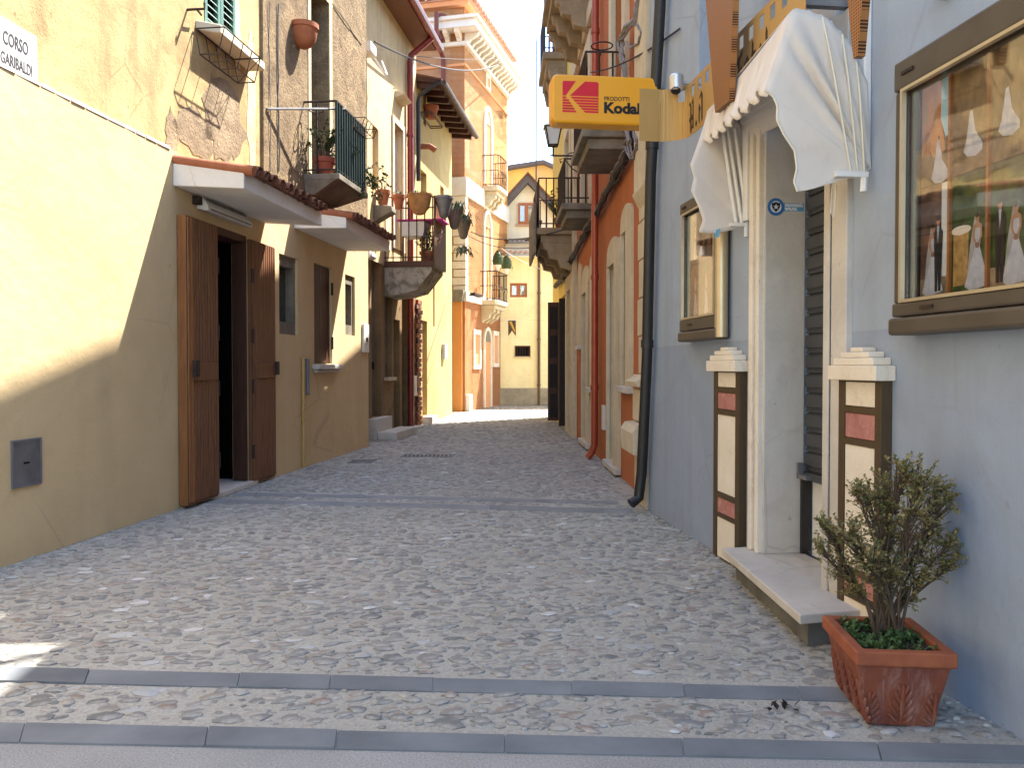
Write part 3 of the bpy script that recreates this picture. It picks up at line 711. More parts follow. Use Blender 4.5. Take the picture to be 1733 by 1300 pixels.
def plant(name, label, W, x, y, z, r, h, nst, nlf, L, wd, mat, droop=.3, group=None, cat='plant', seed=1, spike=False):
    rr = random.Random(seed); o = thing(name, label, cat, W, (x, y, z), group); st = MB(); lf = MB()
    for i in range(nst):
        a = rr.uniform(0, 2*math.pi); q = rr.uniform(.2, 1) ** .7; top = Vector((x + r*q*math.cos(a), y + r*q*math.sin(a), z + h*rr.uniform(.45, 1)))
        b0 = Vector((x + r*.15*math.cos(a), y + r*.15*math.sin(a), z - .02)); mid = (b0 + top) / 2 + Vector((rr.uniform(-.2,.2)*r, rr.uniform(-.2,.2)*r, h*.12))
        if spike:
            lf.leaf(b0, (mid - b0), Vector((0,0,1)), (mid-b0).length*1.1, wd*1.2); d = top - b0; lf.leaf(mid, Vector((d.x, d.y, -droop*h)), Vector((0,0,1)), L, wd); continue
        st.tube([b0, mid, top], [.005*(1+h), .004, .002], 5)
        for j in range(nlf):
            t_ = rr.uniform(.25, 1); p = b0.lerp(mid, t_*2) if t_ < .5 else mid.lerp(top, t_*2-1)
            d = Vector((rr.uniform(-1,1), rr.uniform(-1,1), rr.uniform(-droop, .9))); lf.leaf(p, d, Vector((0,0,1)), L*rr.uniform(.6,1.2), wd*rr.uniform(.7,1.2))
    if st.v: part('stems', st, bark, o)
    part('foliage', lf, mat, o, kind='stuff')
    return o
px_, py_ = bx - .16, .14
pot('flower_pot', 'large red terracotta pot on the dark iron balcony of the rubble wall', WL, px_, py_, bz + .002, .13, .22, simple('red_terracotta', (.30,.075,.04), (.22,.05,.03), 8, .7))
plant('pot_plant', 'leafy plant growing in the red pot on the dark iron balcony', WL, px_, py_, bz + .21, .24, .40, 16, 26, .055, .032, leaf_d, seed=4)
pot('planter_bowl', 'second terracotta pot behind the railing of the dark iron balcony', WL, lerp(bx,bxf,.6), .14, bz + .002, .12, .18, terra_old)
plant('trailing_plant', 'dark bushy plant pressed behind the railing of the dark iron balcony', WL, lerp(bx,bxf,.6), .17, bz + .17, .26, .45, 16, 26, .05, .03, leaf_d, seed=5)
tr = thing('vine', 'green vine trailing off the far end of the dark iron balcony', 'plant', WL, (bxf, bn, bz)); st = MB(); lf = MB(); rr = random.Random(12)
for i in range(9):
    p = Vector((bxf + rr.uniform(-.05,.25), bn + rr.uniform(-.05,.08), bz + rr.uniform(.0,.35))); pts = [p.copy()]
    for j in range(7):
        p = p + Vector((rr.uniform(-.09,.03), rr.uniform(-.03,.06), rr.uniform(-.10,.03) if j > 1 else .05)); pts.append(p.copy())
        for _ in range(3): lf.leaf(p, Vector((rr.uniform(-1,1), rr.uniform(-.4,1), rr.uniform(-.6,.8))), Vector((0,0,1)), rr.uniform(.04,.075), rr.uniform(.035,.055))
    st.tube(pts, .004, 4)
part('stems', st, bark, tr); part('foliage', lf, leaf_g, tr, kind='stuff')

# ---------------------------------------------------------------- cream house with the planted balcony
def hb(W, xa, ya, xb, yb, n=0.0):
    """image box on a wall -> x0,x1,z0,z1 in wall metres"""
    x0, z1 = W.hit(xa, ya, n); x1, z0 = W.hit(xb, yb, n)
    return min(x0,x1), max(x0,x1), z0, z1
S = 3.42; E2 = 7.62
h2 = thing('cream_house', 'cream house with dark red eaves, red downpipe and planted balcony', 'house', W2, (S, 0, 0))
d1 = hb(W2, 628, 436, 646, 712); nw = hb(W2, 651, 500, 664, 638); d2 = hb(W2, 666, 540, 677, 728); d3 = hb(W2, 680, 488, 692, 728)
tw = hb(W2, 630, 210, 641, 322); fd = hb(W2, 665, 205, 681, 428); low = hb(W2, 651, 655, 664, 735)
d1 = (d1[0], d1[1], .35, d1[3]); d2 = (d2[0], d2[1], .03, d2[3]); d3 = (d3[0], d3[1], .0, d3[3])
TOP2 = 7.55
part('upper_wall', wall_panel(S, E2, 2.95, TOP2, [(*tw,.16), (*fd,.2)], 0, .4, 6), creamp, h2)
part('lower_wall', wall_panel(S, E2, 0, 2.948, [(*d1,.2), (*nw,.14), (*d2,.18), (*d3,.2)], 0, .4, 6), ochre_shade, h2)
dr = part('door', MB().box(d1[0]-.01, d1[1]+.01, -.25, -.14, d1[2], d1[3]), simple('grey_door_paint', (.20,.185,.16), (.15,.14,.12), 6, .7), h2)
part('handle', MB().box(d1[0]+.06, d1[0]+.10, -.14, -.11, 1.15, 1.27), iron, dr)
part('door', MB().box(d2[0]-.01, d2[1]+.01, -.25, -.12, d2[2], d2[3]), stone_gr, h2, 'grey weathered door')
dr = part('door', MB().box(d3[0]-.01, d3[1]+.01, -.25, -.15, d3[2], d3[3]), wood_blk, h2, 'blackened wooden door')
for i in range(5): part('plank', MB().box(lerp(d3[0], d3[1], (i+.05)/5), lerp(d3[0], d3[1], (i+.95)/5), -.15, -.13, .02, d3[3]-.02), wood_blk, dr)
part('door_frame', MB().box(d3[0]-.10, d3[0]-.001, .0, .06, 0, d3[3]+.06).box(d3[0]-.1, d3[1]+.02, .0, .06, d3[3]+.001, d3[3]+.1), wood_d, h2)
wf = part('window', MB().box(nw[0]-.01, nw[1]+.01, -.2, -.1, nw[2], nw[3]), stone_gr, h2, 'walled up window with scribbled paint')
part('sill', MB().box(nw[0]-.06, nw[1]+.06, 0, .07, nw[2]-.06, nw[2]-.002), stone_cr, wf)
part('steps', MB().box(d1[0]-.1, d1[1]+.25, .001, .16, 0, .345), marble, h2, bevel=.01)
part('steps', MB().box(d1[0]-.55, d1[1]+.2, .1605, .48, 0, .13), marble, h2, bevel=.012)
part('doorstep', MB().box(d3[0]-.1, d2[1]+.02, .062, .26, 0, .05), marble, h2, bevel=.01)
part('window', MB().box(tw[0]-.01, tw[1]+.01, -.3, -.12, tw[2], tw[3]), ochre, h2, 'walled up narrow window')
a, b, z0, z1 = fd
wf = part('balcony_door', MB().ring([(a-.10,z0),(b+.10,z0),(b+.10,z1+.10),(a-.10,z1+.10)], [(a,z0),(b,z0),(b,z1),(a,z1)], -.02, .03), stone_cr, h2)
part('leaf', MB().box(a-.01, b+.01, -.26, -.1, z0, z1), white_p, wf); part('leaf_gap', MB().box((a+b)/2-.012, (a+b)/2+.012, -.1, -.094, z0, z1), grey_m, wf)
hx = hb(W2, 677, 152, 690, 172, .1); part('hood', MB().prism([(0,hx[2]-.1),(0,hx[3]),(.18,hx[3]-.06),(.18,hx[2]-.02)], hx[0], hx[1], 'x'), stone_cr, h2)
# bracket shelf with pot
bs_ = hb(W2, 632, 346, 640, 375, .0); xs_ = (bs_[0]+bs_[1])/2
part('stone_bracket', MB().prism([(0,bs_[2]-.05),(0,bs_[3]),(.30,bs_[3]-.02),(.32,bs_[3]-.12),(.2,bs_[2]+.06)], bs_[0], bs_[1], 'x'), stone_gr, h2, bevel=.02)
pot('flower_pot', 'small terracotta pot standing on a stone wall bracket beside the narrow window', W2, xs_, .13, bs_[3] + .001, .115, .26, terracotta)
plant('pot_plant', 'dry twiggy plant in the small pot on the stone wall bracket', W2, xs_, .13, bs_[3] + .24, .10, .22, 9, 5, .03, .015, leaf_d, seed=8)
# eaves, gutter, pipes
n2 = .42
ev = MB().prism([(-.05,TOP2-.05),(-.05,TOP2+.06),(n2,TOP2+.02),(n2,TOP2-.06)], S + .02, E2 + 1.0, 'x')
part('eave_boards', ev, wood_b, h2)
part('roof', MB().hexa([(S,-5,TOP2+.07),(E2,-5,TOP2+.07),(E2,n2+.03,TOP2+.07),(S,n2+.03,TOP2+.07),(S,-5,TOP2+1.5),(E2,-5,TOP2+1.5),(E2,n2+.03,TOP2+.13),(S,n2+.03,TOP2+.13)]), tile_m, h2)
part('gutter', MB().tube([(S-.05, n2+.07, TOP2), (E2+1.0, n2+.07, TOP2)], .075, 8), red_pipe, h2)
xr2 = W2.hit(693, 200, .06)[0]
dpz = MB().tube([(xr2-.12, n2+.05, TOP2-.05), (xr2-.08, n2-.05, TOP2-.16), (xr2, .09, TOP2-.42), (xr2, .075, TOP2-.55), (xr2, .075, .05)], .058, 10)
for z in (1.4, 2.6, 4.3, 5.6): dpz.tube([(xr2,.075,z),(xr2,.075,z+.05)], .07, 10)
part('downpipe', dpz, red_pipe, h2)
# exposed brick pier between this house and the next
bx_ = hb(W2, 702, 492, 712, 726)
for j in range(26):
    z = j * .098
    for i in range(2):
        w_ = .19; off = .095 if j % 2 else 0
        xx0 = bx_[0] + i * .2 - off + .1; xx1 = xx0 + w_
        xx0, xx1 = max(xx0, bx_[0]), min(xx1, bx_[1])
        if xx1 - xx0 > .04:
            part('brick', MB().box(xx0, xx1, .001, .045 + random.uniform(-.008, .008), z + .006, z + .09), random.choice((terra_old, tile_m, tile_m, terra_old)), h2)
# electric box with hook
eb = hb(W2, 617, 68, 627, 98, .1)
e_ = thing('junction_box', 'white electric box high on the corner of the cream house', 'electric box', W2, ((eb[0]+eb[1])/2, 0, eb[2]))
part('case', MB().box(eb[0], eb[1], .0, .2, eb[2], eb[3]), white_m, e_, bevel=.015)
m_ = MB().tube([(eb[0]-.1,.1,eb[2]+.1),(eb[0]-.3,.22,eb[2]-.12),(eb[0]-.42,.25,eb[2]-.12),(eb[0]-.46,.15,eb[2]+.12)], .014, 6); part('bracket', m_, white_m, e_)
lt = hb(W2, 628, 424, 638, 440, .12)
e_ = thing('bulkhead_lamp', 'small white lamp over the grey door of the cream house', 'lamp', W2, ((lt[0]+lt[1])/2, 0, lt[2]))
part('case', MB().box(lt[0], lt[1], .0, .1, lt[2], lt[3]), white_m, e_, bevel=.012); part('glass', MB().box(lt[0]+.03, lt[1]-.03, .1, .125, lt[2]+.02, lt[3]-.03), lamp_glass, e_, bevel=.01)
mb_ = hb(W2, 697, 636, 702, 670, .05)
solo('meter_box', 'pale flat meter box beside the brick pier', 'meter box', MB().box(mb_[0], mb_[1], .046, .10, mb_[2], mb_[3]), plastic_w, W2, (mb_[0], 0, mb_[2]), bevel=.01)
# ---- balcony with pots
px0 = 5.758; pn = .86; pz = 3.02; pxf = W2.hit(752, 462, pn)[0]
bal = part('balcony', MB().prism([(0,pz-.6),(0,pz-.1),(pn-.02,pz-.1),(pn-.02,pz-.16),(pn*.82,pz-.33),(pn*.66,pz-.50),(pn*.4,pz-.56)], pxf + .04, px0 - .03, 'x'), plaster('balcony_soffit', (.42,.37,.30), (.32,.27,.21), (.10,.08,.06), .7, 2.2, .4, 40, .4, lo=.46, hi=.6), h2)
part('slab_edge', MB().box(pxf, px0, .001, pn + .03, pz - .099, pz), wood_d, bal, bevel=.006)
rt = W2.hitx(700, 333, px0)[1]
m_ = MB().tube([(px0,-.0,rt),(px0,pn,rt),(pxf,pn,rt),(pxf,.0,rt)], .013, 6).tube([(px0,-.0,pz+.06),(px0,pn,pz+.06),(pxf,pn,pz+.06),(pxf,.0,pz+.06)], .010, 6); part('handrail', m_, rust, bal)
for i in range(7): part('baluster', MB().bar((px0, .02 + (pn-.02)*i/6, pz), (px0, .02 + (pn-.02)*i/6, rt), .011), rust, bal)
k = 9
for i in range(k):
    a, b = lerp(pxf, px0, (i+.04)/k), lerp(pxf, px0, (i+.96)/k)
    part('screen_board', MB().box(a, b, pn + .015, pn + .035, pz - .08, rt + .02), wood_b, bal)
m_ = MB().box(px0-.7, px0-.12, .32, .72, pz+.44, pz+.64); 
sk = thing('wash_tub', 'white plastic tub on a stool on the planted balcony', 'tub', W2, (px0-.4, .5, pz))
xa = px0 - .12
part('tub', MB().hexa([(xa-.4,.28,pz+.44),(xa,.28,pz+.44),(xa,.66,pz+.44),(xa-.4,.66,pz+.44),(xa-.45,.22,pz+.70),(xa+.03,.22,pz+.70),(xa+.03,.72,pz+.70),(xa-.45,.72,pz+.70)]), white_m, sk, bevel=.02)
part('cloth', MB().box(xa-.5, xa+.05, .2, 1.02, pz+.705, pz+.73), simple('magenta_cloth', (.55,.05,.30), (.40,.03,.2), 10, .8), sk, 'magenta cloth over the rim')
for i, (dx, dy) in enumerate(((-.38,.3),(-.02,.3),(-.38,.64),(-.02,.64))): part('leg', MB().bar((xa+dx, dy, pz), (xa+dx, dy, pz+.44), .02), wood_b, sk)
grp = 'pots hung along the planted balcony'
yy = [W2.hitx(675, 330, px0+.1)[0], W2.hitx(711, 340, px0+.1)[0]]
p0_ = pot('hanging_pot', 'small terracotta pot hung on the near rail of the planted balcony', W2, px0+.10, yy[0], rt-.22, .105, .24, terracotta, grp)
plant('pot_plant', 'short green tufted plant in the small hung terracotta pot', W2, px0+.10, yy[0], rt+.02, .13, .12, 16, 0, .08, .02, leaf_succ, seed=21, spike=True)
o = thing('hanging_planter', 'bulbous mottled planter hung at the middle of the balcony rail', 'planter', W2, (px0+.13, yy[1], rt-.32), grp)
m_ = MB().lathe([(.03,-.34),(.10,-.32),(.13,-.26),(.17,-.22),(.21,-.02),(.225,-.015),(.225,.02),(.18,.015)], (px0+.13, yy[1], rt), 16, True, .6, 1)
part('body', m_, simple('mottled_terracotta', (.40,.20,.07), (.22,.11,.05), 11, .8, 0, .4, 30), o); part('soil', MB().lathe([(.18,.0),(.17,.01)], (px0+.13, yy[1], rt), 12, True, .6, 1), soil, o)
plant('pot_plant', 'spiky green plant in the mottled hanging planter', W2, px0+.13, yy[1]-.05, rt, .17, .16, 22, 0, .12, .025, leaf_d, seed=22, spike=True)
for i, (x_, z_, nm) in enumerate(((px0-.08, rt-.02, 'grey planter hung on the corner of the wooden screen'), (px0-1.0, rt-.06, 'mossy planter hung in the middle of the wooden screen'), (px0-1.9, rt-.1, 'mossy planter hung at the far end of the wooden screen'))):
    o = thing('hanging_planter', nm, 'planter', W2, (x_, pn+.17, z_-.3), grp)
    m_ = MB().lathe([(.05,-.34),(.08,-.30),(.10,-.2),(.155,-.02),(.165,-.015),(.165,.03),(.13,.02)], (x_, pn+.18, z_), 14); part('body', m_, (grey_m, stone_gr, stone_gr)[i], o)
    part('soil', MB().lathe([(.135,.0),(.13,.012)], (x_, pn+.18, z_), 12), soil, o)
    if i: plant('pot_plant', ['', 'dark spiky plant spilling from the middle screen planter', 'dark spiky plant spilling from the far screen planter'][i], W2, x_, pn+.2, z_, .32, .30, 26, 0, .22, .035, leaf_succ, .9, seed=30+i, spike=True)
plant('trailing_plant', 'spiky aloe hanging outside the wooden screen of the balcony', 'x' and W2, px0-2.2, pn+.12, rt-.65, .30, .22, 26, 0, .24, .035, leaf_succ, .9, seed=40, spike=True)
plant('pot_plant', 'dark bushy plants crowding the floor of the planted balcony', W2, px0-.35, .72, pz+.05, .26, .62, 20, 26, .07, .035, leaf_d, seed=41)
pot('flower_pot', 'old terracotta pot on the floor of the planted balcony', W2, px0-.35, .70, pz+.001, .15, .2, terra_old)

# ---------------------------------------------------------------- yellow house with the dark eaves
h3 = thing('yellow_house', 'narrow yellow house with deep dark eaves beside the orange palace', 'house', W2, (0, 0, 0))
e3 = W2.hit(765, 600)[0]
TOP3 = 6.95
d4 = hb(W2, 714.5, 542, 723, 700); slit = hb(W2, 733, 482, 735.6, 553); uw3 = hb(W2, 712, 285, 722, 345); tw3 = hb(W2, 716.5, 132, 721, 215); sw3 = hb(W2, 745, 312, 751, 334)
d4 = (d4[0], d4[1], .16, d4[3])
part('wall', wall_panel(e3, S - .004, 0, TOP3, [(*d4,.25), (*slit,.15), (*uw3,.15), (*tw3,.12), (*sw3,.12)], 0, .4, 6), yellowp, h3)
part('door', MB().box(d4[0]-.01, d4[1]+.01, -.3, -.2, 0, d4[3]), wood_d, h3); part('doorstep', MB().box(d4[0]-.05, d4[1]+.05, .001, .22, 0, .155), marble, h3, bevel=.01)
for nm, q, mt in (('slit_window', slit, dark_in), ('window', uw3, stone_cr), ('window', tw3, glass_dk), ('window', sw3, glass_dk)):
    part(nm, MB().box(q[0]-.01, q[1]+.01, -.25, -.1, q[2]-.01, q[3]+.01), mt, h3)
n3 = W2.hitx(796, 203, e3 - .2)[0]; n3 = min(max(n3, .5), .8)
part('eave_boards', MB().prism([(-.05,TOP3-.02),(-.05,TOP3+.1),(n3,TOP3-.04),(n3,TOP3-.10)], e3 - .25, S, 'x'), wood_d, h3)
for i in range(9):
    x = lerp(e3 - .15, S - .1, i/8); part('rafter', MB().prism([(-.02,TOP3-.14),(-.02,TOP3-.022),(n3-.04,TOP3-.10),(n3-.04,TOP3-.19)], x-.05, x+.05, 'x'), wood_d, h3)
part('roof', MB().prism([(-5,TOP3+1.2),(-5,TOP3+1.3),(n3+.02,TOP3+.0),(n3+.02,TOP3-.035)], e3 - .3, S, 'x'), tile_m, h3)
part('gutter', MB().tube([(e3-.32, n3+.06, TOP3-.09), (S, n3+.06, TOP3-.09)], .06, 8), simple('rusty_gutter', (.14,.10,.08), (.08,.05,.04), 14, .6, .3, .3), h3)
xb_ = W2.hit(707, 150, .06)[0]
part('downpipe', MB().tube([(xb_, n3, TOP3-.1), (xb_, .1, TOP3-.35), (xb_, .07, TOP3-.5), (xb_, .07, 4.9)], .045, 8), black_pipe, h3)
ob = hb(W2, 706, 240, 717, 256, .1); part('spout', MB().tube([(ob[0], -.02, ob[2]+.1), (ob[0], .22, ob[2]+.1), (ob[0], .34, ob[2]+.02)], .06, 8), terra_old, h3)
bk_ = hb(W2, 722, 188, 740, 213, .15)
o = thing('flower_basket', 'iron rack with a terracotta pot under the high window of the yellow house', 'flower holder', W2, (bk_[0], 0, bk_[2]))
m_ = MB()
for z in (bk_[2], bk_[3]-.05): m_.tube([(bk_[0],0,z),(bk_[1],0,z),(bk_[1],.26,z),(bk_[0],.26,z),(bk_[0],0,z)], .012, 4)
for x in (bk_[0], bk_[1]): m_.bar((x,.26,bk_[2]),(x,.26,bk_[3]-.05),.012)
part('rack', m_, rust, o); xm = (bk_[0]+bk_[1])/2
part('pot', MB().lathe([(.10,0),(.15,.2),(.165,.21),(.165,.26),(.13,.25)], (xm, .13, bk_[2]+.015), 12), terracotta, o)
lb = hb(W2, 751, 582, 755, 608, .05)
solo('letter_box', 'small white letter box near the far end of the yellow house', 'letter box', MB().box(lb[0], lb[1], .001, .08, lb[2], lb[3]), plastic_w, W2, (lb[0], 0, lb[2]), bevel=.008)

# ---------------------------------------------------------------- orange corner palace
pal = thing('orange_palace', 'tall orange corner building with stone quoins, dentil cornice and two curved balconies', 'building', W4, (0, 0, 0))
xc = W4.local(cornr).x; XE = -.75
ZB = W4.hit(787, 508)[1]                       # band between ground and first floor
def hq(xa, ya, xb, yb, n=0.0): return hb(W4, xa, ya, xb, yb, n)
gw1 = hq(801.5, 566, 810.5, 618); gd = hq(819, 556, 829, 690); gw2 = hq(834.5, 568, 841.5, 615)
f1 = hq(819, 385, 829, 508); f2 = hq(820, 208, 830, 318); at_ = hq(823, 128, 828, 150)
gd = (gd[0], gd[1], .02, gd[3] - .35); ZT = 10.72
part('lower_wall', wall_panel(XE, xc, 0, ZB, [(*gw1,.22), (*gd,.3), (*gw2,.22)], 0, .4, 5), palace_lower, pal)
part('upper_wall', wall_panel(XE, xc, ZB + .001, ZT, [(*f1,.2), (*f2,.2), (*at_,.15)], 0, .4, 5), palace_sunlit, pal)
def tf(mb):     # front-face geometry -> palace frame
    o_ = MB(); o_.f = mb.f; o_.sm = mb.sm
    o_.v = [tuple(W4.local(W4F.world(v))) for v in mb.v]; return o_
part('front_wall', tf(wall_panel(.0, 7, ZB+.001, ZT, [], 0, .4, 4.0)), plaster('shaded_orange_render', (.66,.32,.12), (.61,.285,.10), (.36,.14,.05), .25, .7, .2, 50, .3), pal)  # darker copy of the palace orange, carrying the front's shade
part('front_base', tf(wall_panel(.0, 7, 0, ZB, [], 0, .4, 4.0)), palace_lower, pal)
for (q, nm) in ((gw1, 'window'), (gw2, 'window')):
    s_ = part(nm, MB().box(q[0]-.01, q[1]+.01, -.3, -.18, q[2], q[3]), glass_dk, pal)
    part('frame', MB().ring([(q[0]-.09,q[2]-.11),(q[1]+.09,q[2]-.11),(q[1]+.09,q[3]+.14),(q[0]-.09,q[3]+.14)], [(q[0],q[2]),(q[1],q[2]),(q[1],q[3]),(q[0],q[3])], -.02, .045), marble_w, s_)
    part('shutter', MB().box(q[0], q[1], -.18, -.15, q[2], q[3]), glass_dk, s_)
def arched(q, rise, nm, door_mat, frame_w=.12, proud=.05):
    a, b, z0, z1 = q
    s_ = part(nm, MB().box(a-.01, b+.01, -.35, -.18, z0, z1), door_mat, pal)
    part('surround', MB().ring(arch_pts(a-frame_w, b+frame_w, z0, z1, (b-a)/2+frame_w+rise, 12), arch_pts(a, b, z0+.001, z1, (b-a)/2+rise, 12), -.01, proud), marble_w, s_)
    return s_
s_ = arched(gd, .0, 'door', wood_b, .10)
part('arch_shade', MB().prism(arch_pts(gd[0]+.001, gd[1]-.001, gd[3]-.02, gd[3], (gd[1]-gd[0])/2, 12), .003, .012), stone_gr, s_)  # dark half disc, slightly proud, paints the shaded recess of the arch
for q in (f1, f2):
    s_ = arched(q, .12, 'balcony_door', glass_sky, .13)
    part('tympanum', MB().prism(arch_pts(q[0]+.001, q[1]-.001, q[3]+.06, q[3]+.061, (q[1]-q[0])/2+.06, 12), .003, .01), palace_sunlit, s_)
    a, b, z0, z1 = q; m = (a+b)/2
    for u0, u1 in ((a, m-.02), (m+.02, b)): part('leaf', MB().ring([(u0,z0),(u1,z0),(u1,z1),(u0,z1)], [(u0+.08,z0+.5),(u1-.08,z0+.5),(u1-.08,z1-.08),(u0+.08,z1-.08)], -.18, -.13), simple('pale_teal_joinery', (.34,.42,.44), (.26,.33,.35), 8, .5), s_)
s_ = part('window', MB().box(at_[0], at_[1], -.2, -.1, at_[2], at_[3]), glass_sky, pal); part('frame', MB().ring([(at_[0]-.08,at_[2]-.08),(at_[1]+.08,at_[2]-.08),(at_[1]+.08,at_[3]+.08),(at_[0]-.08,at_[3]+.08)], [(at_[0],at_[2]),(at_[1],at_[2]),(at_[1],at_[3]),(at_[0],at_[3])], -.02, .03), marble_w, s_)
# bands
Z2 = W4F.hit(780, 331)[1]; Z3 = W4F.hit(780, 300)[1]
def wrap(z0, z1, n_, y_in=.0):
    """course running round the corner, as one outline in plan"""
    A = [(XE, y_in+.001), (xc+.001, y_in+.001)]; m_ = MB().box(XE, xc + n_, .001, n_, z0, z1)
    return m_
def front_box(x0, x1, n0, n1, z0, z1): return tf(MB().box(x0, x1, n0, n1, z0, z1))
def course(nm, z0, z1, n_, mat):
    m_ = MB().box(XE, xc + n_, .001, n_, z0, z1); f_ = front_box(-.001, 6.8, .001, n_, z0, z1)
    m_.add(f_.v, f_.f); part(nm, m_, mat, pal)
course('string_course', Z2, Z3, .06, marble_w)
course('string_course', ZB - .02, ZB + .22, .07, marble_w)
ZC = W4F.hit(780, 78)[1]; ZCt = W4F.hit(780, 38)[1]
course('cornice_band', ZC, ZC + .10, .10, marble_w)
course('cornice', ZCt - .27, ZCt - .09, .42, white_p); course('cornice', ZCt - .089, ZCt, .50, marble_w)
zm = W4F.hit(780, 109)[1]; course('moulding', zm - .04, zm + .03, .04, palace_lower)
bm_ = MB().prism([(.0,ZC+.101),(.0,ZCt-.271),(.38,ZCt-.271),(.34,ZCt-.36),(.16,ZC+.16),(.12,ZC+.101)], -.055, .055, 'x')
b0 = None
k = 15
for i in range(k):
    x = lerp(XE + .15, xc - .06, i/(k-1))
    if b0 is None:
        b0 = part('bracket', bm_, marble_w, pal); b0.location = (x, 0, 0)
    else: inst(b0, 'bracket', pal, (x, 0, 0))
for i in range(9):
    P_ = W4.local(W4F.world((.12 + i * .315, 0, 0))); inst(b0, 'bracket', pal, (P_.x, P_.y, 0), (0, 0, W4F.ang - W4.ang))
# attic roof
tr_ = tf(MB().prism([(-3.5,ZT+.2),(-3.5,ZT+.25),(.22,ZT+.04),(.22,ZT)], -.2, 6.8, 'x')); part('roof', tr_, tile_l, pal)
part('roof', MB().prism([(-3.5,ZT+.2),(-3.5,ZT+.25),(.20,ZT+.04),(.20,ZT)], XE, xc + .2, 'x'), tile_l, pal)
part('eave_moulding', tf(MB().box(-.16, 6.7, .001, .18, ZT - .13, ZT - .001)), palace_lower, pal); part('eave_moulding', MB().box(XE, xc + .0, .001, .16, ZT - .13, ZT - .001), palace_lower, pal)
tm_ = mesh_of('roof_tile', tile_mesh(.11, .5)); tm_.materials.append(tile_l)
for i in range(22):
    o = bpy.data.objects.new('roof_tile', tm_); COL.objects.link(o); o.parent = pal
    P_ = W4.local(W4F.world((-.1 + i * .235, -.16, 0))); o.location = (P_.x, P_.y, ZT + .06); o.rotation_euler = (-.1, 0, W4F.ang - W4.ang)
for i in range(18):
    o = bpy.data.objects.new('roof_tile', tm_); COL.objects.link(o); o.parent = pal
    o.location = (XE + .1 + i * .255, -.2, ZT + .06); o.rotation_euler = (-.1, 0, 0)
xq = W4F.hit(752, 60)[0]
part('downpipe', tf(MB().lathe([(.05,-.5),(.06,-.2),(.15,0),(.15,.12)], (xq, .22, ZT-.5), 10).tube([(xq,.22,ZT-.6),(xq,.62,ZCt+.05),(xq,.62,ZC-.02),(xq,.1,ZC-.3),(xq,.1,4.2)], .06, 8)), simple('plum_pipe', (.16,.045,.035), (.12,.03,.025), 6, .5), pal)
# quoins on both faces of the corner
zq0 = W4F.hit(780, 497)[1]; k = 12; hq_ = (Z2 - zq0) / k
for i in range(k):
    z = zq0 + i * hq_; L = .33 if i % 2 else .30
    m_ = MB().box(xc - .17, xc + .035, .0, .035, z + .012, z + hq_ - .012); f_ = front_box(-.001, L, .0005, .035, z + .012, z + hq_ - .012); m_.add(f_.v, f_.f)
    part('quoin', m_, marble_w, pal)
for i in range(9):
    z = .05 + i * .27; part('quoin', MB().box(XE + .5, XE + .5 + (.34 if i % 2 else .22), .001, .03, z, z + .24), marble_w, pal)
# ground floor corner: capital on a pier, little niche, white blocks
cp = tf(MB().prism([(.02,2.9),(.32,2.9),(.34,3.0),(.40,3.1),(.40,3.2),(-.02,3.2),(-.02,3.1)], .001, .22)); part('capital', cp, stone_gr, pal)
part('pier', tf(MB().box(.06, .30, .001, .10, 0, 2.899)), plaster('pier_orange', (.60,.27,.08), (.55,.23,.06), (.4,.2,.1), .3, 1, .2, 40, .2), pal)
q = hq(788, 600, 791.5, 655); part('bench_block', MB().box(xc - .3, xc - .05, .001, .12, 0, .45), white_p, pal)
q = hq(795, 505, 801, 520, 0); 
fl = hq(797, 495, 812, 504, .25)
o = thing('floodlight', 'black floodlight on the orange palace beside the lower balcony', 'lamp', W4, (fl[0], 0, fl[2]))
part('case', MB().box(fl[0]+.1, fl[1], .22, .36, fl[2], fl[3]), iron, o, bevel=.01); part('arm', MB().bar(((fl[0]+fl[1])/2, 0, (fl[2]+fl[3])/2), ((fl[0]+fl[1])/2, .22, (fl[2]+fl[3])/2), .02), iron, o)
# balconies of the palace
def pal_balcony(xn, xf, n_, z, rail, mat, dense):
    b_ = part('balcony', MB().prism([(xn,.0),(xn,n_*.86),(xn-.12,n_),(xf+.12,n_),(xf,n_*.86),(xf,.0)], z - .13, z, 'z').prism([(xn-.1,0),(xn-.1,n_*.8),(xf+.1,n_*.8),(xf+.1,0)], z - .24, z - .1301, 'z'), stone_cr, pal, bevel=.02)
    for x in (lerp(xn, xf, .18), lerp(xn, xf, .5), lerp(xn, xf, .82)):
        part('corbel', MB().prism([(0,z-.62),(0,z-.241),(n_*.72,z-.241),(n_*.70,z-.33),(n_*.5,z-.38),(n_*.4,z-.5),(n_*.2,z-.54)], x-.09, x+.09, 'x'), stone_cr, b_)
    path = [(xn-.03,.0),(xn-.03,n_*.82),(xn-.14,n_*.95),(xf+.14,n_*.95),(xf+.03,n_*.82),(xf+.03,.0)]
    for zz in (z + .04, z + rail*.5, z + rail): part('handrail' if zz > z + rail*.9 else 'rail', MB().tube([(p[0],p[1],zz) for p in path], .016 if zz > z + .5 else .012, 5), mat, b_)
    for s0, s1 in zip(path[:-1], path[1:]):
        L = math.hypot(s1[0]-s0[0], s1[1]-s0[1]); kk = max(1, int(L / dense))
        for i in range(kk):
            t_ = (i + .5) / kk; x, y = lerp(s0[0], s1[0], t_), lerp(s0[1], s1[1], t_)
            part('baluster', MB().tube([(x,y,z),(x,y,z+rail*.3),(x+.02,y+.02,z+rail*.4),(x,y,z+rail*.5),(x,y,z+rail)], .010, 4), mat, b_)
    return b_
q1 = hq(812, 511, 855, 525); q2 = hq(815, 322, 862, 335)
